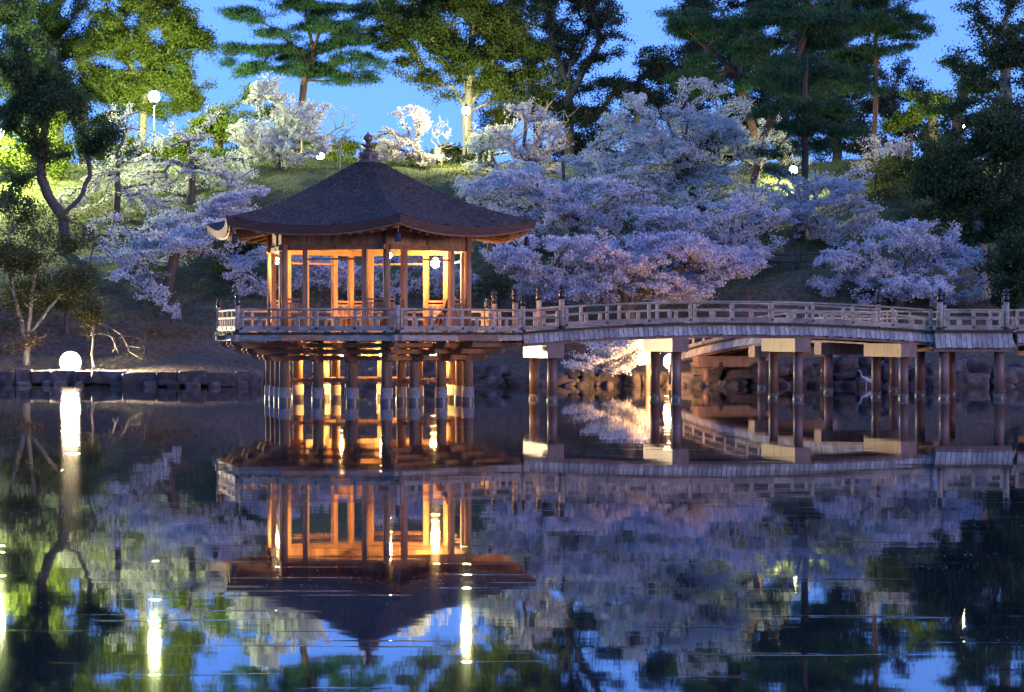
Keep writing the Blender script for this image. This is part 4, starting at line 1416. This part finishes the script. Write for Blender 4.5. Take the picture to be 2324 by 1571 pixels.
broad('olive thicket leaning over the left shore', 98.5, [(60, 800), (70, 700), (80, 620)], [(50, 560, 105, 60), (150, 570, 60, 40), (130, 640, 85, 40), (30, 480, 75, 40), (175, 690, 50, 26), (60, 670, 90, 36), (20, 610, 50, 40), (200, 630, 30, 20)], 'leaf_olive', sp=.80, per=40, lump=.78, size=.12, r_base=.13, bark=M['palebark'],
      limbs=[[(65, 760), (130, 680), (160, 640)], [(62, 780), (30, 660), (20, 560)]], group='shrubs on the bank')
broad('dark brushy undergrowth on the left bank behind the thicket', 102, [(150, 720), (150, 660)], [(120, 660, 110, 44), (40, 720, 60, 34), (200, 600, 60, 36), (100, 510, 80, 36), (230, 560, 50, 26)], 'leaf_olive', sp=.85, per=30, lump=.78, size=.12, group='shrubs on the bank', r_base=.1)
broad('low brown brush along the foot of the left bank', 98.5, [(330, 830), (330, 800)], [(20, 790, 40, 26), (90, 770, 40, 22), (330, 745, 50, 12), (420, 760, 50, 12)], 'litter', sp=.55, per=16, size=.12, group='shrubs on the bank', r_base=.04)
broad('slim yellow leaved sapling beside the white floodlight', 97, [(211, 842), (210, 760), (213, 690)], [(198, 685, 36, 42), (205, 748, 24, 18), (225, 720, 25, 20)], 'leaf_olive', sp=.5, per=30, size=.10, spread=.18, r_base=.05, bark=M['palebark'], group='shrubs on the bank',
      limbs=[[(212, 730), (240, 738, 96.6), (275, 760, 96), (295, 800, 95.6), (322, 815, 95.4)], [(240, 738, 96.6), (255, 770, 96), (268, 800, 95.8)], [(275, 760, 96), (290, 785, 95.8), (318, 790, 95.6)], [(255, 765, 96), (262, 790, 96), (255, 800, 96)]])
broad('dark green shrub tucked below the left eave', 107, [(530, 690), (530, 640)], [(530, 600, 50, 34), (580, 560, 40, 26)], 'leaf_green', sp=.6, size=.13, spread=.25, group='shrubs on the bank', r_base=.08)
broad('lit hedge shrub right of the low hilltop lamp', 143, [(800, 390), (800, 370)], [(770, 340, 45, 34), (850, 350, 60, 28), (700, 345, 40, 30)], 'leaf_yellow', sp=.75, size=.16, group='shrubs on the bank', r_base=.1)
broad('shaggy green shrubs on the crest left of the white cherry', 135, [(520, 392), (520, 370)], [(470, 365, 50, 24), (540, 368, 50, 22), (590, 372, 30, 16)], 'leaf_green', sp=.6, size=.14, group='shrubs on the bank', r_base=.07)
broad('low dark shrubs on the crest right behind the finial', 135, [(900, 398), (900, 380)], [(870, 380, 45, 20), (930, 384, 50, 18), (985, 372, 40, 22)], 'leaf_green', sp=.6, size=.14, group='shrubs on the bank', r_base=.07)
broad('dark clipped hedge on the crest behind the roof', 136, [(1000, 408), (1000, 400)], [(1000, 396, 50, 10), (950, 396, 40, 9), (1060, 395, 40, 12)], 'leaf_bluedark', sp=.5, size=.14, spread=.25, group='shrubs on the bank', r_base=.06)
broad('rounded brown green tree low beside the yellow lamp pole', 142, [(1100, 400), (1100, 340)], [(1085, 330, 55, 45), (1020, 360, 40, 30), (1140, 250, 40, 30)], 'leaf_olive', sp=.85, size=.17)
broad('small leafy shrub behind the right railing posts', 103, [(1125, 720), (1122, 680)], [(1125, 635, 42, 30), (1170, 660, 28, 18)], 'leaf_olive', sp=.55, per=26, size=.11, group='shrubs on the bank', r_base=.07)
broad('brown leafless thicket between the blossom and the camellias', 118, [(1985, 520), (1985, 450)], [(1985, 420, 70, 60), (2040, 400, 45, 50)], 'leaf_olive', sp=.8, per=14, size=.12, group='shrubs on the bank', r_base=.1)


def bare(label, d, trunk, blobs, sp=.5, r_base=.1, bark=None, limbs=()):
    return tree('bare_tree', label, 'bare tree', d, trunk, blobs, None, sp=sp, r_base=r_base, r_tip=.012, bark=bark or M['palebark'], limbs=limbs, group='leafless trees', arch=.02, lump=.2, jit=.03)


bare('pale leafless tree in front of the dark wood', 140, [(1245, 380), (1243, 290)], [(1240, 200, 48, 50), (1250, 140, 25, 25), (1270, 250, 40, 30)], .5)
bare('leafless sapling right of the finial', 134, [(1002, 400), (1002, 360)], [(1003, 320, 26, 40), (1000, 280, 18, 20)], .32, .06)
bare('leafless young tree left of the finial', 136, [(715, 392), (716, 340)], [(780, 270, 40, 30), (730, 300, 30, 30), (765, 310, 40, 25)], .42, .07)
bare('slim leafless tree trunk left of the roof slope', 128, [(768, 400), (770, 350)], [(770, 320, 30, 25), (790, 300, 25, 20)], .36, .07)


# ------------------------------------------------------------------ fences, post, heron, person
def fence(label, pts, d, nposts):
    P = [W(x, 0, d_) for x, d_ in pts]
    A, B = P[0], P[1]
    root = empty('rail_fence', (A[0], A[1], tz(A[0], A[1])), label, 'fence', 'log rail fences on the bank')
    pos = []
    for i in range(nposts):
        q = A + (B - A) * i / (nposts - 1)
        z = tz(q[0], q[1])
        pos.append(np.array([q[0], q[1], z]))
        MB().tube((q[0], q[1], z - .2), (q[0], q[1], z + .85), .075, .07, 10).build('post', M['bark'], root, smooth=True)
    for h in (.38, .7):
        mb = MB()
        for a, b_ in zip(pos[:-1], pos[1:]):
            mb.tube(a + (0, 0, h), b_ + (0, 0, h), .05, .05, 8)
        mb.build('rail', M['bark'], root, smooth=True)


fence('dark log fence on the bank between the pavilion and the bridge', [(1070, 105), (1330, 104)], 104, 6)
fence('dark log fence crossing the left slope under the thin cherries', [(190, 114), (560, 112)], 112, 6)
fence('log fence on the dark slope above the right of the bridge', [(1690, 107), (1990, 106)], 106, 6)
q = W(1697, 700, 99.5)
mp_ = empty('marker_post', (q[0], q[1], tz(q[0], q[1])), 'thin dark red marker post under the right tip of the pink boughs', 'post')
z = tz(q[0], q[1])
red = plain('dark_red_paint', (0.22, 0.03, 0.035), .5)
MB().tube((q[0], q[1], z - .2), (q[0], q[1], 2 + (761 - 655) / F * 99.5), .035, .035, 10).build('pole', red, mp_, smooth=True)
MB().lathe((q[0], q[1], 2 + (761 - 655) / F * 99.5 - .01), [(.05, 0), (.05, .04), (.02, .08)], 10).build('top', red, mp_, smooth=True)


def skin(name, verts, edges, rad, material, parent=None, loc=None, root_i=0, sub=2):
    me = bpy.data.meshes.new(name)
    off = origin_of(parent) if parent is not None else np.array(loc if loc is not None else (0, 0, 0))
    me.from_pydata([tuple(np.array(v) - off) for v in verts], edges, [])
    o = link(bpy.data.objects.new(name, me))
    if parent is not None: o.parent = parent
    elif loc is not None: o.location = loc
    sk = o.modifiers.new('Skin', 'SKIN')
    for i, r_ in enumerate(rad):
        r2 = r_ if isinstance(r_, tuple) else (r_, r_)
        me.skin_vertices[0].data[i].radius = r2
        me.skin_vertices[0].data[i].use_root = (i == root_i)
    sk.use_smooth_shade = True
    ss = o.modifiers.new('Subdivision', 'SUBSURF'); ss.levels = sub; ss.render_levels = sub
    me.materials.append(material)
    return o


# grey heron standing at the foot of the boulders
h0 = W(1962, 874, 93.6); h0[2] = -.02
H = lambda a, z, dy=0: h0 + np.array([a, dy, z])
hv = [H(.16, .26), H(.06, .31), H(-.06, .38), H(-.13, .45), H(-.12, .53), H(-.16, .60), H(-.20, .655), H(-.235, .655), H(.28, .20), H(.40, .15),
      H(.06, .22, -.03), H(.06, .10, -.03), H(.05, .0, -.03), H(.08, .22, .04), H(.09, .10, .04), H(.08, .0, .04)]
he = [(0, 1), (1, 2), (2, 3), (3, 4), (4, 5), (5, 6), (6, 7), (0, 8), (8, 9), (1, 10), (10, 11), (11, 12), (1, 13), (13, 14), (14, 15)]
hr = [.095, .10, .055, .032, .026, .024, .036, .022, .05, .012, .022, .011, .012, .022, .011, .012]
heron_m = plain('grey_plumage', (.55, .56, .58), .8)
heron = skin('heron', hv, he, hr, heron_m, loc=h0, root_i=0)
tag(heron, 'pale heron standing in shallow water against the boulders between two bridge piles', 'heron')
MB().tube(H(-.245, .655), H(-.37, .635), .014, .003, 8).build('beak', plain('beak_yellow', (.45, .33, .10), .5), heron)

# person on the right bench, back to the railing
sp_ = PP(CA[1] - 7, RC - .35, DZ + .48)
inw = (PP(0, 0, 0) - PP(CA[1] - 7, 1, 0)); inw = inw / np.linalg.norm(inw)
lft = np.array([-inw[1], inw[0], 0])
Q = lambda f, s, z: sp_ + inw * f + lft * s + np.array([0, 0, z])
skin_m = plain('skin', (.50, .33, .25), .6)
coat = plain('maroon_cloth', (.10, .022, .028), .9)
hair = plain('dark_hair', (.02, .015, .013), .5)
white = plain('white_cloth', (.62, .58, .55), .9)
per = empty('person', sp_, 'seated person in a maroon coat with white shawl on the bench at the right', 'person')
pv = [Q(0, 0, .08), Q(.02, 0, .3), Q(.03, 0, .48), Q(.04, 0, .56), Q(.06, 0, .66), Q(.06, 0, .76),
      Q(.04, .16, .47), Q(.10, .21, .24), Q(.30, .14, .12), Q(.04, -.16, .47), Q(.10, -.21, .24), Q(.30, -.14, .12),
      Q(.08, .09, .07), Q(.42, .09, .08), Q(.45, .09, -.34), Q(.57, .09, -.42), Q(.08, -.09, .07), Q(.42, -.09, .08), Q(.45, -.09, -.34), Q(.57, -.09, -.42), Q(.37, .10, .09), Q(.37, -.10, .09)]
pe = [(0, 1), (1, 2), (2, 3), (3, 4), (4, 5), (2, 6), (6, 7), (7, 8), (2, 9), (9, 10), (10, 11), (0, 12), (12, 13), (13, 14), (14, 15), (0, 16), (16, 17), (17, 18), (18, 19), (8, 20), (11, 21)]
pr = [.15, .13, .13, .05, .09, .075, .065, .048, .034, .065, .048, .034, .09, .07, .045, .04, .09, .07, .045, .04, .025, .025]
skin('body', pv, pe, pr, skin_m, per)
cv = [Q(0, 0, .06), Q(.02, 0, .3), Q(.03, 0, .46), Q(.04, .17, .47), Q(.10, .22, .24), Q(.27, .15, .13), Q(.04, -.17, .47), Q(.10, -.22, .24), Q(.27, -.15, .13), Q(.2, 0, .06), Q(.44, 0, .02), Q(.47, 0, -.28)]
ce = [(0, 1), (1, 2), (2, 3), (3, 4), (4, 5), (2, 6), (6, 7), (7, 8), (0, 9), (9, 10), (10, 11)]
skin('coat', cv, ce, [(.18, .2), .15, .15, .08, .062, .05, .08, .062, .05, (.17, .12), (.17, .1), (.17, .09)], coat, per)
skin('shawl', [Q(.03, .19, .47), Q(.0, .09, .53), Q(-.01, 0, .55), Q(.0, -.09, .53), Q(.03, -.19, .47)], [(0, 1), (1, 2), (2, 3), (3, 4)], [.08, .085, .09, .085, .08], white, per, root_i=2)
skin('hair', [Q(.03, 0, .81), Q(-.02, 0, .74), Q(-.035, 0, .64), Q(-.04, 0, .54)], [(0, 1), (1, 2), (2, 3)], [.09, .105, .085, .05], hair, per, root_i=1)
v, f = ICO1
for s in (.035, -.035):
    mesh_np('eye', v * .012 + Q(.145, s, .715), f, np.full(len(f), 3), M['black'], per, smooth=True)
MB().tube(Q(.135, 0, .69), Q(.168, 0, .675), .018, .012, 8).build('nose', skin_m, per, smooth=True)
MB().beam(Q(.14, .022, .635), Q(.14, -.022, .635), .012, .012).build('mouth', plain('lips', (.3, .1, .09), .6), per)
for s in (.1, -.1):
    MB().box(Q(.52, s, -.44), .22, .085, .07, inw).build('shoe', white, per)

# ------------------------------------------------------------------ ground cover and floating petals
def blades(name, xr, tr, n, size, mat_, up, label=None):
    x = rng.uniform(*xr, n); t = rng.uniform(*tr, n)
    y = shore(x) + t
    k = snoise(x, y, .9, 3) + rng.normal(0, .3, n)
    x, y = x[k > -.1], y[k > -.1]
    z = terrain(x, y)
    cen = np.stack([x, y, z + size * .25], -1)
    v, f = leaf_quads(cen, size, .12, up)
    o = mesh_np(name, v, f, np.full(len(f), 4), mat_)
    return tag(o, kind='stuff')


g = blades('grass', (-34, 34), (6, 42), 140000, .26, M['grassblade'], 1.6)
tag(g, 'short grass tufts covering the upper slopes of the hill', 'grass')
g = blades('leaf_litter', (-34, 34), (.8, 13), 50000, .16, M['litter'], .7)
tag(g, 'dry stems and fallen leaves on the earth bank above the shore', 'leaf litter')

cen = []
for i in range(70):
    d = 14 + 70 * rng.random() ** 1.1
    x0 = rng.uniform(-.225, .225) * d
    m_ = int(rng.uniform(12, 60))
    u_ = rng.normal(0, rng.uniform(.2, .9), m_); w_ = rng.normal(0, rng.uniform(.05, .25), m_)
    cen.append(np.stack([x0 + u_, d + w_ + u_ * rng.normal(.1, .2), np.full(m_, .006)], -1))
cen = np.concatenate(cen)
ang = rng.uniform(0, 6.28, len(cen)); sz = rng.uniform(.006, .012, len(cen))[:, None]
u = np.stack([np.cos(ang), np.sin(ang), ang * 0], -1) * sz; w = np.stack([-np.sin(ang), np.cos(ang), ang * 0 + .12], -1) * sz * .75
v = np.stack([cen - u, cen + w, cen + u, cen - w], 1).reshape(-1, 3)
o = mesh_np('floating_petals', v, np.arange(len(v)).reshape(-1, 4), np.full(len(cen), 4), M['petal'])
tag(o, 'fallen cherry petals drifting in thin lines on the pond', 'petals', kind='stuff')
